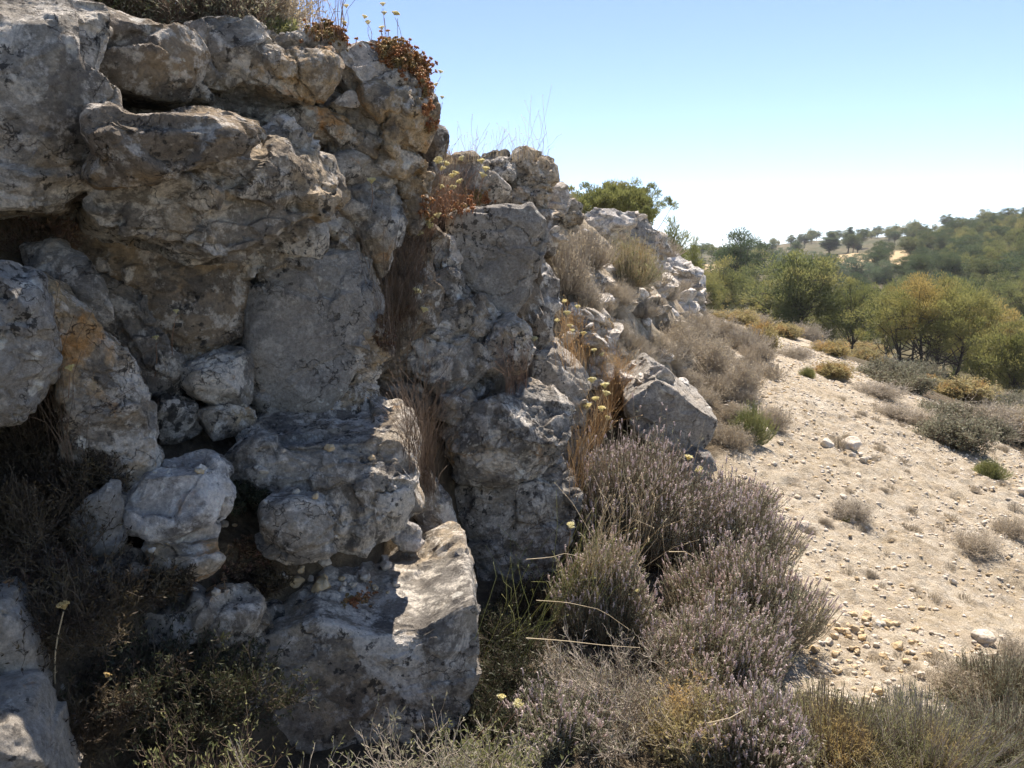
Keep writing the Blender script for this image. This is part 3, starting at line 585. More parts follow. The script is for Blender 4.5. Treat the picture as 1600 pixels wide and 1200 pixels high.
def sub(P, rs, m, ln, t0=.3, spread=.7, k=4):      # side branches
    n = len(P); t = t0 + (1 - t0) * rs.rand(n, m); p, T = along(P, t); p = p.reshape(-1, 3); T = T.reshape(-1, 3)
    d = T + rs.normal(size=T.shape) * spread; d /= np.linalg.norm(d, axis=1)[:, None]
    L = ln * (.4 + .8 * rs.rand(len(p))); s = np.linspace(0, 1, k)[None, :, None]
    up = np.array([0, 0, 1.])
    return p[:, None] + (d[:, None] * s + up * .25 * s ** 2) * L[:, None, None] + rs.normal(size=(len(p), k, 3)) * (s > 0) * .05 * L[:, None, None]
def taper(n, k, r0, r1): return np.broadcast_to(np.linspace(r0, r1, k), (n, k))

def lavender_mesh(seed, H=.6, W=.8, n=1300, leaf=18, lean=(0, 0), mats=('lav_stem', 'lav_leaf'), heads=True, r=.0014, leaflen=.024, leafw=.0042, t0=.35, rag=.3, up=.22, spr=.6, headr=.0036, base=.16):
    rs = np.random.RandomState(seed); P = dome(rs, n, H, W, W * base, up=up, rag=rag, lean=lean)
    a = MB(); a.tubes(P, taper(n, 5, r * 1.6, r), 0)
    if leaf:
        t = t0 + (1 - t0) * rs.rand(n, leaf) ** .8; p, T = along(P, t); p = p.reshape(-1, 3); T = T.reshape(-1, 3)
        a.kites(p + rs.normal(size=p.shape) * .004, T + rs.normal(size=T.shape) * spr, leaflen * (.5 + rs.rand(len(p))), leafw, rs, 1)
    m1 = a.mesh('stems', mats); m2 = None
    if heads:
        pick = rs.rand(n) < .6; Pt = P[pick]; p, T = along(Pt, np.ones((len(Pt), 1))); p = p[:, 0]; T = T[:, 0]
        L = (.012 + .022 * rs.rand(len(p)))[:, None, None]; s = np.linspace(-.2, 1, 4)[None, :, None]
        HP = p[:, None] + T[:, None] * L * s; b = MB()
        b.tubes(HP, np.array([.5, 1, .85, .2])[None] * headr * (.7 + .6 * rs.rand(len(p)))[:, None], 0, 4)
        q, T2 = along(HP, rs.rand(len(p), 5)); q = q.reshape(-1, 3); b.kites(q, rs.normal(size=q.shape) + T2.reshape(-1, 3) * .7, .009, .005, rs, 0)
        m2 = b.mesh('flower_heads', ['lav_head'])
    return m1, m2
def twig_mesh(seed, H=.35, W=.6, n=60, m1=7, m2=5, leaf=0, mats=('twig', 'grey_leaf'), r=.003, leaflen=.014, leafw=.005, lean=(0, 0), up=.3):
    rs = np.random.RandomState(seed); P = dome(rs, n, H * .85, W * .85, W * .06, rag=.6, lean=lean, up=up)
    P[:, 1:] += rs.normal(size=P[:, 1:].shape) * .03 * H
    a = MB(); a.tubes(P, taper(n, 5, r, r * .5), 0)
    B = sub(P, rs, m1, H * .4); a.tubes(B, taper(len(B), 4, r * .5, r * .35), 0)
    C = sub(B, rs, m2, H * .2); a.tubes(C, taper(len(C), 4, r * .38, r * .25), 0)
    if leaf:
        p, T = along(C, .3 + .7 * rs.rand(len(C), leaf)); p = p.reshape(-1, 3); T = T.reshape(-1, 3)
        a.kites(p, T + rs.normal(size=T.shape) * .6, leaflen * (.5 + rs.rand(len(p))), leafw, rs, 1)
    return a.mesh('twigs', mats)
def copyat(o, x, y, z, s=1., rz=None, rs=random, label=None, group=None, sz=None):
    c = o.copy(); sc.collection.objects.link(c); c.location = (x, y, z); c.scale = (s, s, sz or s); c.rotation_euler = (0, 0, rs.uniform(0, 6.28) if rz is None else rz)
    if label: c['label'] = label
    if group: c['group'] = group
    for ch in o.children:
        d = ch.copy(); sc.collection.objects.link(d); d.parent = c
    return c

# lavender: two-part things
def lavender(label, px, py, seed, sink=.03, **k):
    g = ground_at(px, py); e = empty('lavender_shrub', (g[0], g[1], g[2] - sink), label, 'shrub')
    a, b = lavender_mesh(seed, **k); link('stems', a, e)
    if b: link('flower_heads', b, e)
    return e
lavender("biggest lavender shrub with a dense mauve top against the cliff foot", 985, 860, 1, H=.70, W=.88, n=2200, leaf=12, lean=(.06, 0), rag=.36)
lavender("lavender shrub bordering the sandy slope beyond the dark hollow", 1135, 890, 2, H=.5, W=.6, n=1500, leaf=16, rag=.34)
lavender("lavender shrub spreading right of the dark hollow near the sand edge", 1150, 1010, 3, H=.52, W=.66, n=1700, leaf=20, rag=.34)
lavender("pointed silvery lavender bush standing before the dark hollow", 945, 990, 4, H=.50, W=.42, n=1000, leaf=20, rag=.45)
lavender("lavender shrub leaning over its bare woody stems near the front", 1100, 1080, 5, H=.38, W=.55, n=1300, leaf=18, lean=(.25, .1))
lavender("silvery lavender shrublet low in front of the bare twigs", 860, 1150, 9, H=.2, W=.42, n=700, leaf=22, rag=.4)
lavender("low lavender shrub at the bottom beside the dry tan tuft", 1165, 1190, 6, H=.3, W=.5, n=1200, leaf=20)
lavender("lavender shrub in shade hugging the base of the buttress", 900, 840, 7, H=.55, W=.5, n=900, leaf=8, rag=.5)
lavender("loose lavender shrub at the right of the cut faced boulder", 1150, 800, 8, H=.26, W=.45, n=700, leaf=12)
# single mesh plants
def plant(name, label, cat, px, py, me, sink=.02, D=None, rz=0, s=1., group=None):
    if D is None: g = ground_at(px, py)
    else: g = at(px, py, D)
    o = link(name, me, loc=(g[0], g[1], g[2] - sink)); o.rotation_euler = (0, 0, rz); o.scale = (s, s, s)
    return tag(o, label, cat, group)
def gp(px, py): return ground_at(px, py)
plant('shrub', "sprawl of bare grey twigs at the bottom centre under the straws", 'shrub', 950, 1110, twig_mesh(11, .22, .8, 90, 7, 5, 1, mats=('twig', 'lav_leaf'), lean=(-.2, .2)))
plant('shrub', "dry tan tuft shrub between the lavenders at the bottom", 'shrub', 1075, 1185, twig_mesh(13, .26, .30, 70, 8, 5, 3, mats=('straw', 'olive_leaf'), r=.002))
plant('shrub', "tangle of grey twigs under the leaning lavender", 'shrub', 1050, 1060, twig_mesh(14, .24, .55, 60, 8, 5, 1, mats=('twig', 'lav_leaf'), lean=(.3, .1)))
for i, (px, py, H, W, lab) in enumerate([(1300, 1190, .27, .62, "yellow olive broom shrub at the lower right, nearest the dark lavender"),
                                   (1440, 1200, .27, .66, "olive broom shrub in the middle of the lower right bunch"),
                                   (1580, 1210, .28, .62, "broom shrub in the lower right corner"),
                                   (1350, 1290, .24, .60, "low broom shrub cut by the bottom edge of the picture"),
                                   (1560, 1110, .26, .50, "greyish broom shrub highest up the right edge of the bunch"),
                                   (1440, 1330, .24, .60, "yellowish low broom shrub cut by the bottom right edge")]):
    g = at(px, py, 2.4 if py < 1250 else 2.0); z = tz(g[0], g[1]) if py >= 1250 else None
    p = gp(px, py) if z is None else (g[0], g[1], z)
    o = link('shrub', lavender_mesh(20 + i, H, W, 1100, 18, heads=False, mats=('twig' if i % 2 else 'lav_stem', 'broom_leaf' if i not in (2, 4) else 'lav_leaf'), spr=.5, leaflen=.022, leafw=.0022, up=.1, t0=.2, rag=.55)[0], loc=(p[0], p[1], p[2] - .02)); tag(o, lab, 'shrub')
for i, (px, py, D, H, W, lv, mats, lab) in enumerate([(170, 1290, 1.7, .30, .5, 3, ('twig', 'lav_leaf'), "pale tipped shrublet at the bottom left beside the sunlit boulder"),
                                   (430, 1290, 1.9, .36, .55, 4, ('twig', 'green_leaf'), "leafy twiggy shrub at the bottom in front of the dark crusted rock"),
                                   (640, 1270, 2.1, .30, .55, 3, ('twig', 'lav_leaf'), "grey twiggy shrub at the foot of the massive foreground rock"),
                                   (760, 1220, 2.3, .22, .5, 4, ('twig', 'green_leaf'), "low green shrublet at the bottom right of the massive foreground rock"),
                                   (300, 1260, 2.0, .26, .5, 3, ('darkstem', 'green_leaf'), "dim leafy shrub in the shade at the bottom left"),
                                   (540, 1320, 1.8, .26, .6, 2, ('twig', 'lav_leaf'), "bare grey twigs cut by the bottom picture edge")]):
    g = at(px, py, D)
    o = tag(link('shrub', twig_mesh(30 + i, H, W, 40, 6, 4, lv, mats=mats, r=.0024)), lab, 'shrub')
    o.location = (g[0], g[1], max(tz(g[0], g[1]) - .02, g[2] - .1) if D > 1.9 else tz(g[0], g[1]))

bpy.context.view_layer.update(); dg = bpy.context.evaluated_depsgraph_get()
def hit(px, py):
    d = ray(px, py); ok, p, n, i, o, m = sc.ray_cast(dg, (0, 0, CAMZ), Vector(d).normalized(), distance=60)
    return (np.array(p), np.array(n)) if ok else (None, None)

# matted plants filling the lower left bank, its shade painted into their colours
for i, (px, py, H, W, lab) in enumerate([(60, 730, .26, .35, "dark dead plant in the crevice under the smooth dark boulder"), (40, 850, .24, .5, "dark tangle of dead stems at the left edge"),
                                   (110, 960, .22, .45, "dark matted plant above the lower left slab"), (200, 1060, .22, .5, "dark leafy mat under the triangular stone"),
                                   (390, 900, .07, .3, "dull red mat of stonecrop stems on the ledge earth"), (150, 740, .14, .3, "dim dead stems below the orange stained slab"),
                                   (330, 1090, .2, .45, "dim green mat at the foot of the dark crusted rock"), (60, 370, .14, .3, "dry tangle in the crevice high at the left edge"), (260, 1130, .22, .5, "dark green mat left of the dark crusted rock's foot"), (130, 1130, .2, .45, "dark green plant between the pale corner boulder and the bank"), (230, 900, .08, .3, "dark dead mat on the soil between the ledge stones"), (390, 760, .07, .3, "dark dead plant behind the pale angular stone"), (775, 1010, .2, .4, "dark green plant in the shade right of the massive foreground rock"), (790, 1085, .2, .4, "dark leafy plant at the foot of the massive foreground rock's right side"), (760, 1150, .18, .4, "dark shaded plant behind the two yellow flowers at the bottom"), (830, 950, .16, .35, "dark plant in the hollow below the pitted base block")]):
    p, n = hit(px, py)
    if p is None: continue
    o = link('shade_dark_plant', twig_mesh(50 + i, H, W, 60, 7, 5, 3, mats=('darkstem', 'cropdark') if i == 7 else ('deadstem', 'shadegreen' if i in (3, 6, 7, 8, 11, 12, 13, 14) else 'deadleaf'), r=.002), loc=(p[0], p[1], p[2] - .05)); tag(o, lab, 'plant')

# bushes crowning the cliff top at the left
for i, (px, py, D, H, W, mats, lab) in enumerate([(250, 60, 3.5, .42, .95, ('darkstem', 'lav_leaf'), "big dark bush on the cliff top above the pale topped block"), (390, 60, 3.7, .34, .5, ('twig', 'grey_leaf'), "greyer right end bush on the cliff top reaching into the sky"),
                                   (130, 30, 3.4, .35, .6, ('darkstem', 'green_leaf'), "dark bush on the cliff top at the far left"), (435, 58, 3.55, .1, .16, ('twig', 'green_leaf'), "tiny green shrublet on the cliff rim left of the stonecrop")]):
    g = at(px, py, D)
    o = link('cliff_bush', twig_mesh(60 + i, H, W, 110 if i < 3 else 30, 9, 6, 4, mats=mats, r=.0026, leaflen=.016, leafw=.006), loc=(g[0], g[1], g[2] - .04)); tag(o, lab, 'bush')

# stonecrop rosettes
def rosettes(label, pts, count, seed, mats='crop', r=.011, lift=.03, spread=10):
    rs = np.random.RandomState(seed); b = MB(); P = []; N = []
    while len(P) < count:
        cx, cy, rad = pts[rs.randint(len(pts))]; px, py = cx + rs.normal() * rad * .55, cy + rs.normal() * rad * .4
        p, n = hit(px, py)
        if p is None or n is None:
            p, n = hit(px, py + 12)
            if p is None: count -= 1; continue
        P.append(p); N.append(n)
    P = np.array(P); N = np.array(N) + np.array([0, 0, .8]); N /= np.linalg.norm(N, axis=1)[:, None]
    L = lift * rs.rand(len(P)) ** 1.3; top = P + N * L[:, None] + rs.normal(size=P.shape) * .004
    k = np.linspace(0, 1, 3)[None, :, None]; b.tubes(P[:, None] * (1 - k) + top[:, None] * k, taper(len(P), 3, .002, .002), 0)
    for ring, (el, m, sc_) in enumerate(((.15, 6, 1.), (.6, 6, .9), (1.1, 5, .7))):
        for j in range(m):
            az = rs.rand(len(P)) * .5 + j * 2 * math.pi / m + ring * .4
            e1 = np.cross(N, [.3, .5, .1]); e1 /= np.linalg.norm(e1, axis=1)[:, None]; e2 = np.cross(N, e1)
            d = (np.cos(az)[:, None] * e1 + np.sin(az)[:, None] * e2) * math.cos(el) + N * math.sin(el)
            rr = r * sc_ * (.7 + .6 * rs.rand(len(P)))
            b.kites(top, d, rr, rr * .75, rs, 0)
    b.blobs(top + N * r * .3, r * .5, 0)
    o = link('stonecrop', b.mesh('stonecrop', [mats])); recentre(o); tag(o, label, 'stonecrop'); return o
rosettes("reddish stonecrop cushion on the rim below the tall thin stalks", [(500, 50, 20), (530, 53, 20), (515, 46, 16)], 170, 1)
rosettes("thick rust red stonecrop spilling over the cliff corner", [(605, 78, 20), (625, 92, 22), (640, 105, 16), (615, 95, 18)], 330, 2, lift=.05)
rosettes("stonecrop trailing down the edge of the cliff corner", [(658, 125, 9), (663, 150, 8), (665, 175, 8), (668, 200, 8), (660, 108, 10)], 150, 3, lift=.05)
rosettes("stonecrop bed with yellow flower stalks behind the hanging dry grass", [(690, 320, 22), (720, 320, 25), (675, 335, 16), (745, 312, 16)], 280, 4, lift=.05, r=.014)
rosettes("dull red stonecrop patch on the earthy ledge", [(385, 860, 22), (400, 890, 20), (365, 900, 20)], 170, 5, 'cropdark')
rosettes("tiny dark red stonecrop strip on the sunlit foreground rock top", [(570, 933, 16), (548, 940, 10)], 70, 6, r=.008, lift=.012)
rosettes("dim stonecrop rosettes in the hollow under the hanging dry grass", [(610, 505, 16), (600, 535, 14), (625, 490, 14)], 130, 7, 'cropdark', r=.014)
rosettes("dark rosettes among dead stems at the left edge", [(60, 800, 40), (90, 880, 40), (50, 900, 30)], 200, 8, 'cropdark', r=.012)

# dry stem clumps hanging in the gaps of the cliff
def stems(label, regions, n, seed, *a, **k):
    if seed in (7, 8, 11, 12):
        for q, rg in enumerate(regions): stems1(label, [rg], n // len(regions), seed * 10 + q, *a, group=label + ' (clumps)', **k)
    else: stems1(label, regions, n, seed, *a, **k)
def stems1(label, regions, n, seed, mat='darkstem', h=(.15, .3), r=.0009, leanx=.0, name='dry_plant', heads=0, group=None):
    rs = np.random.RandomState(seed); P = []
    for _ in range(n):
        cx, cy, rx, ry = regions[rs.randint(len(regions))]; p, nn = hit(cx + rs.normal() * rx * .5, cy + rs.normal() * ry * .5)
        if p is None: continue
        L = rs.uniform(*h); d = np.array([rs.normal() * .12 + leanx, -.12 + rs.normal() * .1, 1.]); cv = rs.normal(size=3) * .28; wob = rs.normal(size=(6, 3)) * .03; s = np.linspace(0, 1, 6)[:, None]
        P.append(p + nn * .008 + d * L * s + cv * L * s ** 2 + wob * L * s + np.array([0, -.02, -.01]))
    P = np.array(P); b = MB(); b.tubes(P, taper(len(P), 6, r, r * .7), 0)
    m = rs.rand(len(P)) < .5
    b.kites(P[m, -1], P[m, -1] - P[m, -2], .012, .005, rs, 0)
    if heads:
        p, T = along(P, .75 + .25 * rs.rand(len(P), heads)); b.kites(p.reshape(-1, 3), T.reshape(-1, 3) + rs.normal(size=(p.size // 3, 3)) * .35, .012, .0035, rs, 0)
    o = link(name, b.mesh(name, [mat])); recentre(o); tag(o, label, 'dry plant', group); return o
stems("curtain of dry brown stems in the vertical gap of the cliff", [(615, 540, 22, 18), (635, 500, 26, 26), (620, 460, 26, 30), (648, 430, 20, 30)], 330, 1, 'darkstem', (.22, .42))
stems("reddish stems standing in front of the stonecrop bed", [(690, 345, 24, 14), (672, 360, 16, 14), (720, 325, 22, 8)], 150, 2, 'redstem', (.14, .3), leanx=.15)
stems("dry brown stems in the dark recess left of the rounded boulder", [(660, 730, 20, 20), (650, 700, 22, 20), (670, 760, 12, 20)], 220, 3, 'darkstem', (.2, .36))
stems("fine reddish stems on the step above the rounded boulder", [(795, 612, 16, 6), (815, 600, 14, 6)], 70, 4, 'redstem', (.12, .24))
stems("sunlit orange straw stems behind the big lavender", [(900, 740, 14, 30), (925, 690, 16, 16), (945, 660, 16, 14), (955, 620, 20, 16)], 300, 5, 'orange_grass', (.15, .3), leanx=.15, r=.0010)
stems("dry stems in front of the orange stained leaning slab", [(80, 740, 28, 16), (115, 720, 22, 12)], 90, 6, 'darkstem', (.25, .45))
stems("thin grass stalks on the crest left of the rock tower", [(700, 256, 16, 5), (740, 250, 20, 4), (780, 244, 16, 3)], 60, 7, 'straw', (.08, .2), r=.0012, heads=3)
stems("thin grass stalks on top of the rock tower", [(810, 250, 18, 3), (845, 250, 12, 3)], 36, 8, 'straw', (.15, .3), r=.0012, heads=3)
stems("tall thin dry stalks rising from the rim stonecrop into the sky", [(505, 58, 22, 5), (530, 60, 14, 4)], 24, 9, 'redstem', (.2, .42), r=.0012)
stems("orange dry herbs below the yellow orange stone", [(905, 560, 26, 20), (940, 575, 26, 18), (890, 525, 20, 20), (965, 600, 20, 16)], 380, 10, 'orange_grass', (.08, .2), r=.0011, heads=2)
stems("green grass blades in the dark hollow at the buttress foot", [(840, 960, 60, 40), (900, 930, 40, 50), (790, 1000, 50, 40)], 90, 11, 'blade', (.15, .42), leanx=.35, r=.0013, name='grass_tuft')
stems("dry grass stalks among the big lavender shrubs", [(930, 900, 50, 40), (1000, 870, 60, 40)], 70, 12, 'straw', (.25, .5), leanx=.2, r=.0012, heads=4, name='grass_tuft')

# flower stalks with flat yellow heads
def umbel_meshes(seed, mat):
    rs = np.random.RandomState(seed); b = MB(); n = 46; a = rs.rand(n) * 6.28; q = np.sqrt(rs.rand(n)) * .019
    p = np.stack([q * np.cos(a), q * np.sin(a), .004 * rs.rand(n) - q * q * 9], 1)
    base = np.array([0, 0, -.02]); k = np.linspace(0, 1, 3)[None, :, None]
    b.tubes(base * (1 - k) + p[:, None] * k, taper(n, 3, .0007, .0006), 0); b.blobs(p, .0032 * (.7 + .6 * rs.rand(n)), 0)
    b.kites(np.repeat(p, 4, 0), rs.normal(size=(n * 4, 3)) + [0, 0, .8], .006, .003, rs, 0)
    return b.mesh('flower_head', [mat])
UM = [umbel_meshes(i, 'umbel') for i in range(3)] + [umbel_meshes(5, 'umbelbrown')]
def stalk(head, base, D, label, group=None, stemmat='redstem', v=None, size=1., Db=None, r=.0015):
    q, _n = hit(*base)          # rooted on whatever rock or soil stands there
    if q is not None and abs(q[1] - D) < .9: D = q[1] - .04; Db = q[1] + .01
    h = at(*head, D); b = at(*base, Db or D + .05); e = empty('stonecrop_flower', tuple(b), label, 'flower', group)
    s = np.linspace(0, 1, 7)[:, None]; rs = np.random.RandomState(int(head[0] * 7 + head[1]))
    P = (h - b) * s + np.array([rs.normal() * .07, rs.normal() * .07, .0]) * np.linalg.norm(h - b) * np.sin(s * math.pi) + np.array([0, 0, -.02]) * s
    m = MB(); m.tubes(P[None], taper(1, 7, r, r * .8), 0, 5); p, T = along(P[None], rs.rand(1, 6) * .9); m.kites(p[0], T[0] + rs.normal(size=(6, 3)) * .3, .01, .002, rs, 0)
    link('stem', m.mesh('stem', [stemmat]), e)
    f = link('flower_head', UM[rs.randint(3) if v is None else v], e, tuple(h - b)); f.scale = (size, size, size); f.rotation_euler = (rs.normal() * .3, rs.normal() * .3, rs.rand() * 6)
G1 = "pale yellow flower stalks rising from the stonecrop bed"
for hd, bs in (((685, 250), (672, 335)), ((690, 262), (675, 340)), ((698, 254), (680, 338)), ((720, 247), (712, 320)), ((752, 250), (738, 318)), ((759, 262), (742, 318)), ((706, 273), (694, 335)), ((712, 269), (698, 330)), ((718, 282), (703, 330)), ((708, 291), (698, 332)), ((690, 290), (684, 335)), ((755, 272), (748, 315))):
    stalk(hd, bs, 4.35, "pale yellow flower head on a thin stalk above the stonecrop bed", G1)
G2 = "flower stalks hanging over the dry brown stems"
for hd, bs in (((653, 338), (650, 420)), ((668, 346), (655, 410)), ((683, 335), (668, 400)), ((656, 362), (648, 430)), ((672, 352), (662, 400))):
    stalk(hd, bs, 4.1, "yellow flower head on a stalk over the curtain of dry brown stems", G2)
stalk((663, 482), (640, 530), 3.95, "lone yellow flower leaning right from the curtain of brown stems")
stalk((652, 453), (640, 510), 3.95, "small yellow flower just above the lone leaning one")
stalk((75, 577), (60, 700), 2.2, "bright yellow flower at the left before the dark boulder", size=.75)
stalk((108, 573), (100, 690), 2.3, "dull greenish flower in front of the orange stained slab", size=.7)
stalk((112, 668), (108, 740), 2.3, "dim flower low in front of the orange stained slab", size=.6)
stalk((98, 944), (86, 1075), 1.75, "dried ochre flower head on a thick bent stalk at the left", stemmat='straw', v=3, size=.75, r=.0022)
stalk((168, 1053), (120, 1100), 1.75, "small dried flower head drooping at the lower left", stemmat='straw', v=3, size=.5, r=.0016)
stalk((784, 1088), (735, 1165), 2.35, "upper of two yellow flowers on red stalks at the bottom", size=.7)
stalk((810, 1099), (768, 1160), 2.3, "lower of two yellow flowers on red stalks at the bottom", size=.8)
stalk((892, 820), (884, 880), 3.3, "yellow flower alone against the dark side of the big lavender")
stalk((996, 922), (985, 990), 3.0, "small yellow flower in the dark hollow between lavenders", size=.6)
stalk((1076, 713), (1062, 770), 4.4, "upper yellow flower in front of the cut faced boulder", size=1.1)
stalk((1092, 733), (1080, 790), 4.4, "lower yellow flower in front of the cut faced boulder", size=1.1)
stalk((835, 528), (812, 585), 4.1, "yellow flower beside the egg shaped stone")
stalk((580, 280), (578, 330), 3.4, "yellow flower against the grey square block", size=.9)
stalk((275, 485), (270, 560), 2.9, "dim yellow green flower before the flat dark panel", size=.6)
stalk((243, 526), (240, 600), 2.8, "dim flower before the diagonal crack", size=.6)
G3 = "yellow flowers glowing above the orange straw stems"
for hd, bs in (((925, 592), (915, 680)), ((945, 600), (930, 690)), ((948, 613), (935, 690)), ((930, 622), (918, 690)), ((918, 633), (908, 700)), ((940, 637), (930, 700)), ((950, 652), (938, 710)), ((893, 641), (890, 720))):
    stalk(hd, bs, 4.9, "yellow flower head above the sunlit orange straw stems", G3, stemmat='straw', size=1.2)
G4 = "small pale flowers around the tan broken stone"
for hd, bs in (((886, 488), (880, 550)), ((890, 508), (884, 560)), ((894, 516), (890, 565)), ((912, 520), (908, 570)), ((882, 470), (878, 530)), ((928, 546), (922, 590)), ((940, 553), (935, 600)), ((870, 500), (868, 550)), ((902, 478), (898, 530))):
    stalk(hd, bs, 5.6, "small pale flower beside the tan broken stone", G4, stemmat='straw')
G5 = "tall pale flower stalks standing on the cliff corner against the sky"
for hd, bs in (((598, 5), (602, 75)), ((600, 19), (604, 76)), ((617, 19), (624, 90)), ((621, 20), (627, 92)), ((596, 42), (600, 75)), ((541, 8), (538, 55)), ((538, 34), (536, 58)), ((570, 25), (579, 66)), ((575, 34), (580, 66))):
    stalk(hd, bs, 3.75, "pale flower head on a tall thin stalk standing against the sky on the cliff corner", G5, size=.6, r=.0011)
G6 = "thin flower stalks leaning out from the cliff edge"
for hd, bs in (((689, 111), (670, 175)), ((681, 131), (668, 180)), ((691, 151), (673, 190))):
    stalk(hd, bs, 4.0, "thin flower stalk leaning out from the cliff edge over the sky", G6, size=.5, r=.001)
# feathery green shrublets on shaded rock and loose straws
def straw(label, pts, D, r=.0022):
    P = np.array([at(x, y, D + (i * .05)) for i, (x, y) in enumerate(pts)]); b0 = P[0].copy(); t = np.linspace(0, len(P) - 1, 9); P2 = np.stack([np.interp(t, range(len(P)), P[:, c]) for c in range(3)], 1) - b0
    m = MB(); m.tubes(P2[None], taper(1, 9, r, r * .5), 0, 5); tag(link('straw', m.mesh('straw', ['straw']), loc=tuple(b0)), label, 'straw')
straw("long pale straw lying over the dark hollow", [(838, 938), (885, 941), (940, 953), (985, 985)], 2.85, .0014)
straw("thick pale straw across the bare twigs", [(822, 997), (880, 1001), (950, 1009), (1000, 1012)], 2.65, .0018)
straw("curved pale straw under the buttress base", [(822, 874), (860, 871), (885, 864), (915, 874)], 3.1, .0015)
straw("short bent straw among the lavender leaves", [(1045, 862), (1070, 862), (1085, 870)], 3.1, .0018)
straw("pale straw at the right of the dry tan tuft", [(1105, 1130), (1140, 1122), (1165, 1108)], 2.4, .002)

# grass clumps and small bushes of the slope, one master mesh of each look
random.seed(5)
def master(name, label, cat, me):
    return me
ME = {
 'grey': [twig_mesh(100 + i, .4, .6, 70, 7, 5, 2, mats=('twig', 'grey_leaf'), r=.003, leaflen=.02, leafw=.007) for i in range(3)],
 'pinkgrass': [lavender_mesh(110 + i, .45, .6, 700, 8, heads=False, mats=('twig', 'grey_leaf'), r=.002, leaflen=.03, leafw=.005, rag=.5)[0] for i in range(2)],
 'ridgegrass': [lavender_mesh(115 + i, .45, .6, 900, 8, heads=False, mats=('straw', 'broom_leaf'), r=.002, leaflen=.035, leafw=.005, rag=.5)[0] for i in range(2)],
 'greengrass': [lavender_mesh(120 + i, .45, .6, 700, 6, heads=False, mats=('blade', 'green_leaf'), r=.0022, leaflen=.04, leafw=.006, base=.1)[0] for i in range(2)],
 'tuft': [lavender_mesh(130 + i, .2, .3, 160, 5, heads=False, mats=('twig', 'grey_leaf'), r=.0014, leaflen=.018, leafw=.005, rag=.6)[0] for i in range(3)],
 'olive': [twig_mesh(140 + i, .6, 1., 90, 8, 5, 5, mats=('darkstem', 'olive_leaf'), r=.005, leaflen=.04, leafw=.016) for i in range(2)],
 'brown': [twig_mesh(150 + i, .5, 1., 80, 8, 5, 4, mats=('darkstem', 'lav_leaf'), r=.005, leaflen=.035, leafw=.014) for i in range(2)],
}
def bush(kind, px, py, wpx, hpx, label, cat='shrub', group=None, name='shrub', rz=None, p=None):
    g = p or ground_at(px, py)
    if g is None: return
    me = random.choice(ME[kind]); o = link(name, me); d = g[1]
    bb = np.array([v[:] for v in o.bound_box]); w0 = np.ptp(bb[:, 0]); h0 = bb[:, 2].max()
    o.scale = (wpx * d / FPX / w0, wpx * d / FPX / w0, hpx * d / FPX / h0)
    o.location = (g[0], g[1], g[2] - .02); o.rotation_euler = (0, 0, random.uniform(0, 6.28) if rz is None else rz); tag(o, label, cat, group); return o
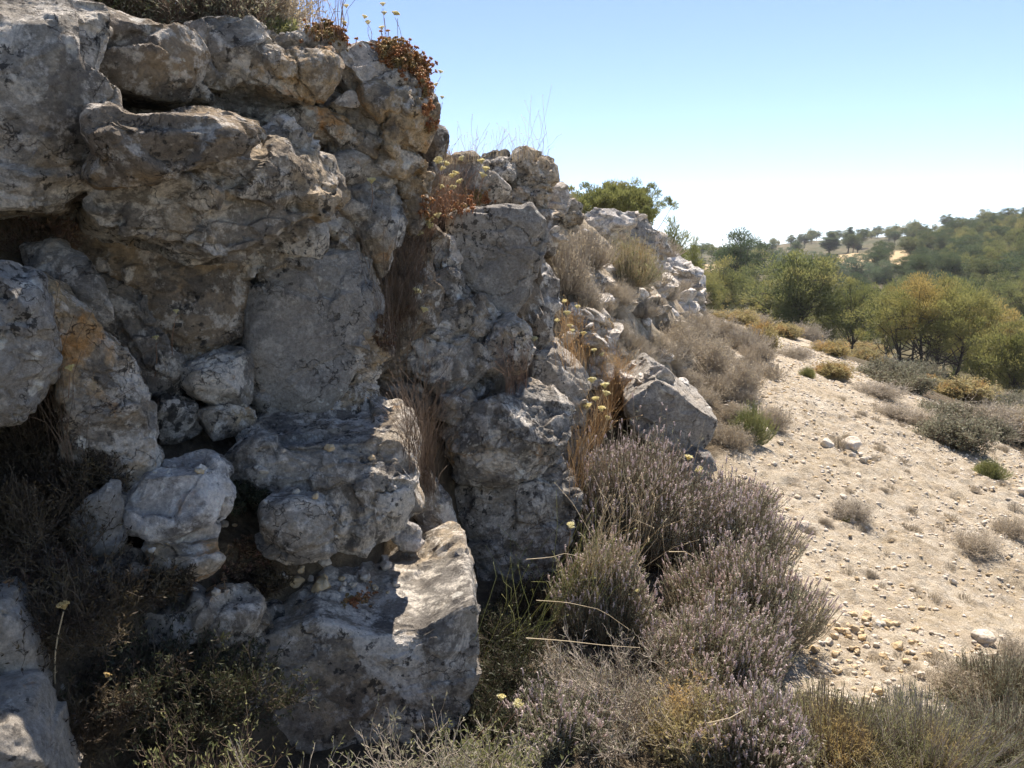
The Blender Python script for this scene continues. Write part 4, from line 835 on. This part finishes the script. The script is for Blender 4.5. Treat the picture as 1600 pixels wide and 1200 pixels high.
for a in (
    ('pinkgrass', 880, 455, 110, 100, "pinkish dry grass clump right of the tall grey block"), ('pinkgrass', 915, 420, 110, 80, "tawny grass clump high on the brushy slope"),
    ('ridgegrass', 985, 445, 110, 85, "green yellow grass clump leaning below the grey hump"), ('grey', 955, 480, 90, 60, "small grey brown shrub between the white ledges"),
    ('pinkgrass', 900, 480, 90, 60, "mauve grey shrub above the tan broken stone"), ('grey', 885, 350, 45, 50, "small grey bush on the skyline right of the rock tower"),
    ('grey', 870, 400, 70, 60, "grey shrub just right of the rock tower's foot"), ('grey', 1060, 560, 110, 70, "wide grey twiggy shrub behind the cut faced boulder"),
    ('grey', 1110, 590, 120, 80, "tall grey twiggy shrub with crooked dark branches"), ('grey', 1160, 620, 110, 75, "grey shrub at the inner edge of the sandy path"),
    ('grey', 1130, 530, 100, 50, "grey shrub under the white shattered crag"), ('grey', 1090, 520, 80, 45, "low grey shrub at the foot of the far ridge"),
    ('olive', 1190, 545, 75, 60, "round tan and olive bush where the path narrows"), ('greengrass', 1172, 690, 75, 80, "bright yellow green grass tuft beside the boulder"),
    ('grey', 1205, 670, 80, 55, "grey dry shrub right of the bright grass tuft"), ('grey', 1140, 700, 90, 60, "brown grey shrub between boulder and grass tuft"),
    ('greengrass', 1262, 590, 36, 24, "tiny green grass tuft on the path beside long straws"), ('olive', 1300, 590, 80, 35, "brown green cushion shrub right of the tiny grass tuft"),
    ('grey', 1240, 560, 80, 30, "grey low brush at the far end of the path"), ('grey', 1370, 620, 120, 36, "flat grey brush along the outer edge of the path"),
    ('grey', 1400, 655, 130, 40, "dry grey brush at the middle of the outer path edge"), ('brown', 1490, 700, 130, 62, "dark shrub at the outer edge of the path"),
    ('greengrass', 1545, 745, 70, 38, "green brown end of the dark shrub row"), ('grey', 1450, 670, 90, 40, "grey brush behind the dark shrub"),
    ('grey', 1330, 810, 100, 42, "low dry grey shrub in the middle of the sandy slope"), ('greengrass', 1325, 815, 26, 14, "small yellow green sprout in the low dry shrub"),
    ('grey', 1520, 860, 120, 50, "dry grey shrub on the right of the sandy slope"), ('grey', 1580, 840, 90, 45, "grey shrub at the right edge of the sandy slope"),
    ('tuft', 1310, 700, 40, 24, "small dry tuft above the pale stones"), ('grey', 1500, 1090, 150, 70, "grey dry shrub under the ochre rubble at the right"),
    ('grey', 1590, 1040, 110, 60, "grey twiggy shrub near the right edge below the white stone"), ('olive', 1345, 560, 110, 36, "orange olive bush spreading below the lone dark trunk tree"),
    ('olive', 1300, 555, 80, 32, "small orange olive bush left of the spreading one"), ('brown', 1410, 610, 110, 40, "dark green shrub in front of the umbrella shaped pine"),
    ('olive', 1500, 625, 130, 50, "wide olive brown shrub below the umbrella shaped pine"), ('brown', 1480, 655, 120, 36, "dark shrub under the wide olive brown one"),
    ('olive', 1580, 600, 90, 50, "olive shrub at the right edge below the orange tinted tree"), ('olive', 1590, 690, 110, 60, "rusty orange shrub at the right picture edge"),
    ('brown', 1560, 640, 100, 40, "dark green shrub left of the rusty orange one"), ('olive', 1155, 505, 90, 30, "orange bush beyond the path's far end"),
    ('olive', 1225, 525, 80, 25, "yellowish bush behind the round tan and olive bush"), ('brown', 1275, 530, 80, 25, "dull green bush beyond the path's grey brush")):
    bush(*a)
lb = "dry grey tuft on the sandy slope"
n_ = 0
for _ in range(600):
    px, py = random.uniform(1180, 1610), random.uniform(580, 1100)
    g = ground_at(px, py)
    if g is None or g[0] - np.interp(g[1], YT, XT) < 1.0 or g[0] > 5.4: continue
    s = random.uniform(10, 34) * (.7 + (py - 560) / 700)
    bush(random.choice(['tuft', 'tuft', 'grey']), px, py, s, s * .5, "low dry tuft scattered on the sandy slope", 'tuft', "dry tufts scattered on the sandy slope", 'dry_tuft', p=g); n_ += 1
    if n_ > 170: break
n_ = 0
for _ in range(600):                     # scrub covering the rocky bank between the cliff and the path
    px, py = random.uniform(860, 1200), random.uniform(400, 700)
    g = ground_at(px, py)
    if g is None or g[1] < 6: continue
    dt = g[0] - np.interp(g[1], YT, XT)
    if not -1.1 < dt < .7: continue
    if random.random() < .5 and dt < -.3: continue
    s = random.uniform(35, 85)
    bush(random.choice(['grey', 'grey', 'pinkgrass', 'tuft']), px, py, s, s * .55, "low grey scrub covering the rocky bank between cliff and path", 'scrub', "low scrub on the rocky bank", 'scrub', p=g); n_ += 1
    if n_ > 85: break
n_ = 0
for _ in range(800):                     # scrub over the valley shoulder
    Y = random.uniform(7, 45); X = random.uniform(5.2, 5.2 + Y * .5)
    g = (X, Y, tz(X, Y)); s = random.uniform(.5, 1.3) * FPX / Y
    if X / Y > .72 or X / Y < .2: continue
    bush(random.choice(['brown', 'olive', 'grey', 'brown', 'grey']), 0, 0, s, s * .42, "brown green scrub bush on the valley side beyond the path", 'scrub', "scrub on the valley side", 'scrub', p=g); n_ += 1
    if n_ > 150: break

# ------------------------------------------------------------------ trees
def needle_mat(name, c1, c2, c3):
    return plant_mat(name, c1, c2, .5, c3, scale=.9, objvar=.35)
M['pine'] = needle_mat('pine_needles', (.12, .145, .055), (.20, .215, .08), (.26, .24, .09))
M['pineorange'] = needle_mat('sunlit_orange_pine_needles', (.16, .175, .06), (.245, .235, .085), (.32, .25, .09))  # orange tint stands in for sun shining through the needles
M['pinedark'] = needle_mat('dark_pine_needles', (.055, .085, .042), (.09, .12, .055), (.13, .145, .06))
M['poplar'] = needle_mat('blue_green_leaves', (.08, .12, .08), (.12, .165, .10), (.16, .19, .11))
M['paletree'] = needle_mat('pale_green_leaves', (.13, .15, .08), (.18, .20, .10), (.22, .22, .12))
def bark():
    s = NT('bark'); c = s.mix(s.ramp(s.noise(6, 5, .7), .4, .6), (.06, .048, .038), (.13, .10, .075)); return s.finish(c, .95, s.bump(s.noise(12, 4, .7), .8, .02))
M['bark'] = bark()
def tree_meshes(seed, zc=.62, rx=.42, rz=.37, ncl=120, clr=.085, leaves=190, ll=.026, lw=.008, mat='pine', trunks=1, shape='round', limb=45, dens=1.):
    rs = np.random.RandomState(seed); b = MB(); t = MB()
    u = rs.normal(size=(ncl, 3)); u /= np.linalg.norm(u, axis=1)[:, None]
    rad = (rs.rand(ncl) ** .45) * (.85 + .2 * rs.rand(ncl))
    if shape == 'umbrella': u[:, 2] = np.where(u[:, 2] < -.62, -u[:, 2] * .6, u[:, 2])
    C = u * rad[:, None] * [rx, rx, rz] + [0, 0, zc]
    az = np.arctan2(u[:, 1], u[:, 0]); C[:, :2] *= (1 + .18 * np.sin(az * 3 + seed) + .12 * np.sin(az * 5 + seed * 2))[:, None]
    C[:, 2] += .07 * rz * np.sin(az * 4 + seed)
    if shape == 'cone': C[:, :2] *= (1.25 - (C[:, 2:3] - zc + rz) / (2 * rz))
    if shape == 'poplar': C[:, :2] *= .9
    cr = clr * (.5 + .9 * rs.rand(ncl))
    m = int(leaves * dens)
    d = rs.normal(size=(ncl, m, 3)); d /= np.linalg.norm(d, axis=2)[..., None]
    p = C[:, None] + d * (rs.rand(ncl, m, 1) ** .5) * cr[:, None, None] * [1.15, 1.15, .7]
    dd = d * .8 + u[:, None] * .5 + [0, 0, .6] + rs.normal(size=d.shape) * .3
    b.kites(p.reshape(-1, 3), dd.reshape(-1, 3), ll * (.6 + .8 * rs.rand(ncl * m)), lw, rs, 0)
    tops = []
    for k in range(trunks):
        x0 = np.array([rs.normal() * .05 * (trunks > 1) + (k - (trunks - 1) / 2) * .13, rs.normal() * .05 * (trunks > 1), -.06]); x1 = np.array([x0[0] * 1.5 + rs.normal() * .02, x0[1] * 1.5, zc + rz * .35])
        s = np.linspace(0, 1, 9)[:, None]; P = x0 + (x1 - x0) * s; P[1:-1, :2] += np.cumsum(rs.normal(size=(7, 2)) * .008, 0)
        t.tubes(P[None], taper(1, 9, .020, .006), 0, 7); tops.append(P)
    sel = rs.permutation(ncl)[:limb]
    for i in sel:
        P0 = tops[rs.randint(trunks)]; f = np.clip(.35 + .6 * rs.rand(), 0, .98); a = P0[int(f * 8)]; e = C[i]; s = np.linspace(0, 1, 6)[:, None]
        L = a + (e - a) * s; L[:, 2] += -.05 * np.sin(s[:, 0] * 3.14) * np.linalg.norm(e - a) + 0; L[1:-1] += rs.normal(size=(4, 3)) * .007
        t.tubes(L[None], taper(1, 6, .0065, .002), 0, 4)
    AV = np.concatenate(b.V); cm = b.mesh('crown', [mat]); cm['hz'] = float(np.percentile(AV[:, 2], 99)); cm['wx'] = float(np.percentile(AV[:, 0], 98.5) - np.percentile(AV[:, 0], 1.5))
    return t.mesh('trunk', ['bark'], True), cm
TM = {
 'round': [tree_meshes(1), tree_meshes(2, zc=.6, rx=.36, rz=.38)],
 'orange': [tree_meshes(3, zc=.6, rx=.45, rz=.38, mat='pineorange', ncl=140), tree_meshes(4, mat='pineorange', rx=.38)],
 'umbrella': [tree_meshes(5, zc=.65, rx=.62, rz=.36, ncl=300, leaves=230, clr=.085, ll=.02, lw=.006, mat='pineorange', trunks=4, shape='umbrella', limb=90)],
 'umbrella2': [tree_meshes(15, zc=.76, rx=.50, rz=.2, ncl=320, leaves=200, clr=.05, ll=.022, lw=.006, mat='pine', shape='umbrella')],
 'tall': [tree_meshes(6, zc=.60, rx=.36, rz=.39, ncl=150, limb=70, dens=.8, mat='pine')],
 'open': [tree_meshes(7, zc=.64, rx=.45, rz=.36, ncl=110, limb=80, dens=.7, mat='pine')],
 'sparse': [tree_meshes(8, zc=.58, rx=.38, rz=.38, ncl=70, clr=.06, dens=.35, limb=65, mat='pineorange')],
 'dark': [tree_meshes(9, mat='pinedark', dens=.8), tree_meshes(10, mat='pinedark', zc=.64, rx=.36, rz=.32, dens=.8), tree_meshes(16, mat='pinedark', zc=.6, rx=.44, rz=.34, dens=.8)],
 'mid': [tree_meshes(17, mat='pine', zc=.58, rx=.42, rz=.38, dens=.8), tree_meshes(18, mat='pine', zc=.62, rx=.40, rz=.33, dens=.8)],
 'poplar': [tree_meshes(11, zc=.55, rx=.15, rz=.44, ncl=90, clr=.06, mat='poplar', shape='poplar')],
 'blue': [tree_meshes(12, zc=.5, rx=.45, rz=.45, ncl=110, mat='poplar')],
 'spiky': [tree_meshes(13, zc=.5, rx=.30, rz=.46, ncl=60, clr=.07, leaves=70, ll=.06, lw=.008, mat='pine', shape='cone', limb=50)],
 'pale': [tree_meshes(14, zc=.66, rx=.55, rz=.26, ncl=80, mat='paletree', limb=50)],
}
def tree(kind, x, y, zt, width, label, group=None, cat='tree', name='pine_tree', H=None):
    z = tz(x, y); H = H or (zt - z); tm = random.choice(TM[kind])
    e = empty(name, (x, y, z), label, cat, group)
    a = link('trunk', tm[0], e); b = link('crown', tm[1], e)
    hz, wx = b.data['hz'], b.data['wx']
    e.scale = (width / wx, width / wx, H / hz); e.rotation_euler = (0, 0, 0 if kind == 'umbrella' else random.uniform(0, 6.28)); return e
def hero(kind, px, top, wpx, D, label, name='pine_tree', cat='tree'):
    p = at(px, top, D); return tree(kind, p[0], D, p[2], wpx * D / FPX, label, name=name, cat=cat)
for a in (
    ('umbrella', 1462, 438, 178, 33, "broad umbrella shaped pine with several trunks and orange tinged top"),
    ('orange', 1548, 470, 105, 38, "olive pine just right of the umbrella shaped pine"), ('orange', 1592, 505, 100, 29, "orange tinted pine cut by the right picture edge"),
    ('tall', 1255, 398, 112, 38, "tall open pine showing a straight dark trunk in the middle of the valley"), ('open', 1337, 438, 92, 37, "open pine with a forked dark trunk left of the umbrella shaped pine"),
    ('dark', 1160, 364, 92, 70, "tall dark pine rising over the left end of the valley"), ('mid', 1128, 408, 84, 52, "yellow green pine below the tall dark pine"),
    ('sparse', 1200, 440, 75, 40, "thin half bare pine left of the tall open pine"), ('orange', 1098, 425, 62, 46, "yellowish pine right behind the far ridge end"),
    ('mid', 1180, 420, 70, 58, "green pine behind the thin half bare pine"), ('mid', 1296, 458, 70, 46, "pine filling the gap behind the open forked pine"),
    ('mid', 1390, 445, 80, 52, "pine peeping out left of the umbrella shaped crown"), ('mid', 1500, 440, 90, 55, "pine crown behind the right shoulder of the umbrella pine"),
    ('umbrella2', 958, 289, 140, 23, "flat green umbrella pine looking over the ridge"), ('spiky', 1052, 345, 56, 17.5, "young spiky pine at the far end of the ridge"),
    ('spiky', 1085, 375, 36, 22, "smaller spiky pine behind the far crag")):
    hero(*a)
hero('poplar', 1298, 364, 26, 190, "broader dark poplar left of the slim ones on the far slope", 'poplar_tree')
hero('poplar', 1328, 356, 17, 190, "tallest slim poplar on the far slope", 'poplar_tree')
hero('poplar', 1341, 374, 12, 190, "short slim poplar right of the tallest one", 'poplar_tree')
for i, (px, top, wd, D, lb) in enumerate([(1300, 400, 56, 115, "blue green round tree under the broader poplar"), (1340, 398, 60, 118, "blue green round tree under the slim poplars"), (1385, 408, 48, 112, "blue green tree right of the round pair"), (1235, 388, 50, 130, "blue green tree left of the poplars"), (1270, 395, 40, 125, "small blue green tree by the broader poplar")]):
    hero('blue', px, top, wd, D, lb, 'round_tree')
for kind, px, top, wd, D, lb in (('dark', 1551, 334, 28, 172, "round dark tree standing on the right skyline"), ('dark', 1497, 341, 34, 160, "pair crowned dark pine near the right skyline"), ('dark', 1594, 338, 22, 160, "dark tree on the skyline at the right edge"),
        ('pale', 1390, 356, 32, 235, "pale broad crowned tree on the skyline"), ('dark', 1419, 357, 15, 230, "small dark tree right of the pale broad one on the skyline"), ('dark', 1449, 359, 30, 150, "dark oval tree below the skyline right of the pale broad one"),
        ('dark', 1250, 369, 9, 300, "tiny lone tree on the left skyline")):
    hero(kind, px, top, wd, D, lb, 'round_tree')
n_ = 0; rs = np.random.RandomState(3); placed = []
for _ in range(6000):
    a = rs.uniform(.17, .70); Y = rs.uniform(58, 160) if rs.rand() < .86 else rs.uniform(150, 330); X = a * Y
    if ((140 < Y < 185) and (.31 < a < .47)) or ((120 < Y < 185) and (.20 < a < .275)): continue
    dn = perlin(np.array([[X * .03, Y * .03, 3.]]))[0] + .5 * (a > .46)
    lim = 1.9 if a > .46 else 2.6 if a > .40 else 3.4
    if dn < -.25: continue
    H = rs.uniform(2.4, 4.4) if Y < 200 else rs.uniform(2.5, 4.5)
    if a < .42 and Y < 140: H *= .8
    if a > .5: H *= 1.2
    if any((X - q[0]) ** 2 + (Y - q[1]) ** 2 < (lim * (1 + Y / 150)) ** 2 for q in placed): continue
    placed.append((X, Y)); W = H * rs.uniform(.62, .95)
    kind = 'dark' if Y > 75 and rs.rand() < .7 else 'mid'
    if kind == 'dark': tree(kind, X, Y, 0, W, "dark pine among those scattered over the far hillside", "pines scattered over the far hillside", H=H)
    else: tree(kind, X, Y, 0, W, "green pine among those filling the valley floor and slopes", "pines filling the valley", H=H)
    n_ += 1
    if n_ >= 292: break

# ------------------------------------------------------------------ stones and gravel
rs = np.random.RandomState(12)
def stone_mesh(seed, lvl=3, size=1.):
    v, F = ico(lvl); r_ = np.random.RandomState(seed); W = v * [1, .8, .6]
    for k in range(9):
        m = r_.normal(size=3); m /= np.linalg.norm(m); dd = W @ m; h = dd.max() * r_.uniform(.55, .85); W = W - np.maximum(dd - h, 0)[:, None] * m
    f1, f2, val = worley(W * 1.4 + seed); W = W + vnormals(W, F) * (.05 * fbm(W * 2.5 + seed, 4) + .12 * np.clip(val, -1, 1))[:, None]
    return W, F
def stone_material(name, a, b, c):
    s = NT(name); oi = s.n("ShaderNodeObjectInfo").outputs["Random"]
    k = s.mix(s.ramp(s.noise(9, 5, .7), .4, .6), a, b); k = s.mix(s.ramp(s.noise(31, 5, .7), .5, .62), k, c)
    k = s.mix(s.ramp(oi, 0, 1, 0, .5), k, s.mix(1., k, (.8, .78, .74), 'MULTIPLY'))
    return s.finish(k, .93, s.bump(s.noise(60, 6, .7), 1., .012), .15)
M['stone'] = stone_material('pale_stone', (.58, .50, .39), (.66, .58, .47), (.72, .67, .58))
M['stone_ochre'] = stone_material('ochre_stone', (.56, .42, .25), (.62, .46, .26), (.66, .56, .40))
SM = []
for i in range(6):
    W, F = stone_mesh(i + 3, 4); SM.append([mesh('stone', W, tris=F, mats=[M['stone']]), mesh('stone', W, tris=F, mats=[M['stone_ochre']])])
def stone(px, py, wpx, label, group=None, oc=0, p=None, sq=1.):
    g = p or ground_at(px, py); r = wpx * g[1] / FPX / 2; o = link('stone', SM[rs.randint(6)][oc], loc=(g[0], g[1], g[2] + r * .22)); o.scale = (r, r, r * sq); o.rotation_euler = (rs.normal() * .3, rs.normal() * .3, rs.rand() * 6.28)
    return tag(o, label, 'stone', group)
for a in ((1292, 700, 28, "pale flat stone left of the larger pair on the sandy slope"), (1327, 702, 38, "largest grey white stone of the group high on the sandy slope"), (1348, 722, 20, "white small stone below the largest of the group"), (1332, 716, 14, "smallest stone of the group high on the sandy slope"),
          (1192, 680, 32, "rounded stone half hidden by the bright grass tuft"), (1535, 1005, 46, "white block lying on the sand near the right edge"), (1380, 645, 22, "pale stone at the outer edge of the path"), (1255, 825, 26, "flat stone on the sand left of the low dry shrub"),
          (1600, 775, 30, "stone at the right edge below the dark shrub"), (1268, 1085, 26, "whitish stone beside the dark lavender foot"), (1440, 1057, 20, "white chip below the ochre rubble")):
    stone(*a)
for i in range(62):
    px, py = rs.normal(1350, 55), rs.normal(1010, 36)
    if px < 1262: continue
    stone(px, py, rs.uniform(9, 26), "ochre rubble stone in the scrape on the sandy slope", "ochre rubble in the scrape", 1 if rs.rand() < .75 else 0)
for i in range(110):
    px, py = rs.uniform(1150, 1620), rs.uniform(570, 1100); g = ground_at(px, py)
    if g is None or g[0] > 5 or g[0] - np.interp(g[1], YT, XT) < .9: continue
    stone(px, py, rs.uniform(6, 17), "small pale stone lying loose on the sandy slope", "small stones on the sandy slope", 0, p=g, sq=.8)
for (px, py, wd, oc, lb) in ((507, 880, 28, 0, "bluish white stone in the ledge rubble"), (470, 892, 20, 1, "ochre pebble left of the bluish white stone"), (440, 905, 30, 0, "pale round stone at the left of the ledge rubble"), (462, 912, 34, 1, "tan oblong stone in the ledge rubble"), (505, 918, 44, 1, "large ochre wedge stone at the edge of sunlight"),
                         (485, 905, 16, 0, "small white chip beside the large ochre wedge"), (430, 925, 20, 0, "grey chip low in the ledge rubble"), (603, 888, 28, 0, "white stone on the sunlit rock top"), (570, 905, 24, 0, "grey stone beside the white one on the sunlit rock top"), (550, 915, 18, 0, "flat little stone on the sunlit rock top")):
    p, n = hit(px, py)
    if p is not None: stone(0, 0, wd, lb, None, oc, p=tuple(p))
for i in range(100):
    px, py = rs.uniform(230, 620), rs.uniform(700, 930); p, n = hit(px, py)
    if p is None or n[2] < .62: continue
    stone(0, 0, rs.uniform(6, 24), "little chip of rubble on the shaded ledges", "rubble chips on the ledges", int(rs.rand() < .4), p=tuple(p))
M['white_rock'] = rock_material('white_shattered_limestone', grey=(.56, .53, .48), tan=(.62, .55, .45), pale=(.74, .71, .66), dark=(.28, .26, .22), darklo=.66, off=101, crust=.35)
SR = [mesh('rock', stone_mesh(40 + i, 5)[0], tris=stone_mesh(40 + i, 5)[1], mats=[M['white_rock']]) for i in range(5)]
for (x0, x1, y0, y1, n, lo, hi, lb, gr) in ((1025, 1092, 412, 500, 26, .14, .42, "angular white rock broken out of the far end of the ridge", "shattered rocks at the ridge end"),
        (885, 1070, 400, 600, 110, .12, .4, "angular white rock among the scrub of the bank below the ridge", "white rocks on the bank below the ridge"),
        (862, 1010, 310, 380, 16, .08, .24, "loose block on the ridge crest behind the rock tower", "loose blocks on the ridge crest"),
        (1060, 1180, 500, 600, 14, .06, .18, "pale stone showing between grey shrubs at the path's inner side", "stones between the path side shrubs")):
    for i in range(n):
        px, py = rs.uniform(x0, x1), rs.uniform(y0, y1); p, nn = hit(px, py)
        if p is None or p[1] < 5.5 or p[1] > 22: continue
        q = rs.uniform(lo, hi) * (1 if p[1] > 9 else .6); o = link('rock', SR[rs.randint(5)], loc=tuple(p)); o.scale = (q * rs.uniform(.4, .7), q * rs.uniform(.4, .7), q * rs.uniform(.3, .5)); o.rotation_euler = (rs.normal() * .3, rs.normal() * .3, rs.rand() * 6.28)
        tag(o, lb, 'rock', gr)
# gravel: thousands of tiny stones in one object
v1, F1_ = ico(1); N = 26000
Y = 2.2 + 13 * rs.rand(N) ** 1.7; xt = np.interp(Y, YT, XT); sh = np.interp(Y, [0, 8, 14, 22], [4.6, 4.9, 5.6, 6.4]); X = SE(Y) - .1 + (sh + .5 - SE(Y)) * rs.rand(N)
keep = (X / Y < .66) & (fbm(np.stack([X * 1.3, Y * 1.3, X * 0], 1), 2) > -.35 + .5 * rs.rand(N) - .2); X, Y = X[keep], Y[keep]; N = len(X)
Z = terrain(X, Y); r = (.003 + .011 * rs.rand(N) ** 3) * (1 + Y * .05)
W = v1[None] * r[:, None, None] * (1 + .35 * rs.normal(size=(N, len(v1), 1)).clip(-1, 1)) * np.array([1.1, .9, .65]); W = W + np.stack([X, Y, Z + r * .3], 1)[:, None]
Fg = (F1_[None] + np.arange(N)[:, None, None] * len(v1)).reshape(-1, 3)
mi = np.repeat((rs.rand(N) < .25).astype(int), len(F1_))
tag(link('gravel', mesh('gravel', W.reshape(-1, 3), tris=Fg, mats=[M['stone'], M['stone_ochre']], mi=mi, smooth=False)), "fine pale gravel strewn over the sandy slope", 'gravel', kind='stuff')

# ------------------------------------------------------------------ haze box added to lift the dark tones of the far slopes
hb = bmesh.new(); bmesh.ops.create_cube(hb, size=1); hme = bpy.data.meshes.new('haze'); hb.to_mesh(hme); hb.free()
hz_ = link('haze', hme); hz_.scale = (3600, 3800, 90); hz_.location = (300, 900, 18)
hm = bpy.data.materials.new('haze'); hm.use_nodes = True; hm.node_tree.nodes.clear()
ho = hm.node_tree.nodes.new("ShaderNodeOutputMaterial"); hv = hm.node_tree.nodes.new("ShaderNodeVolumePrincipled")
hv.inputs["Color"].default_value = (.93, .96, 1, 1); hv.inputs["Density"].default_value = .0003; hv.inputs["Anisotropy"].default_value = .3
hm.node_tree.links.new(hv.outputs[0], ho.inputs["Volume"]); hme.materials.append(hm); tag(hz_, "thin pale haze volume added to lighten the far valley slopes", kind='stuff')
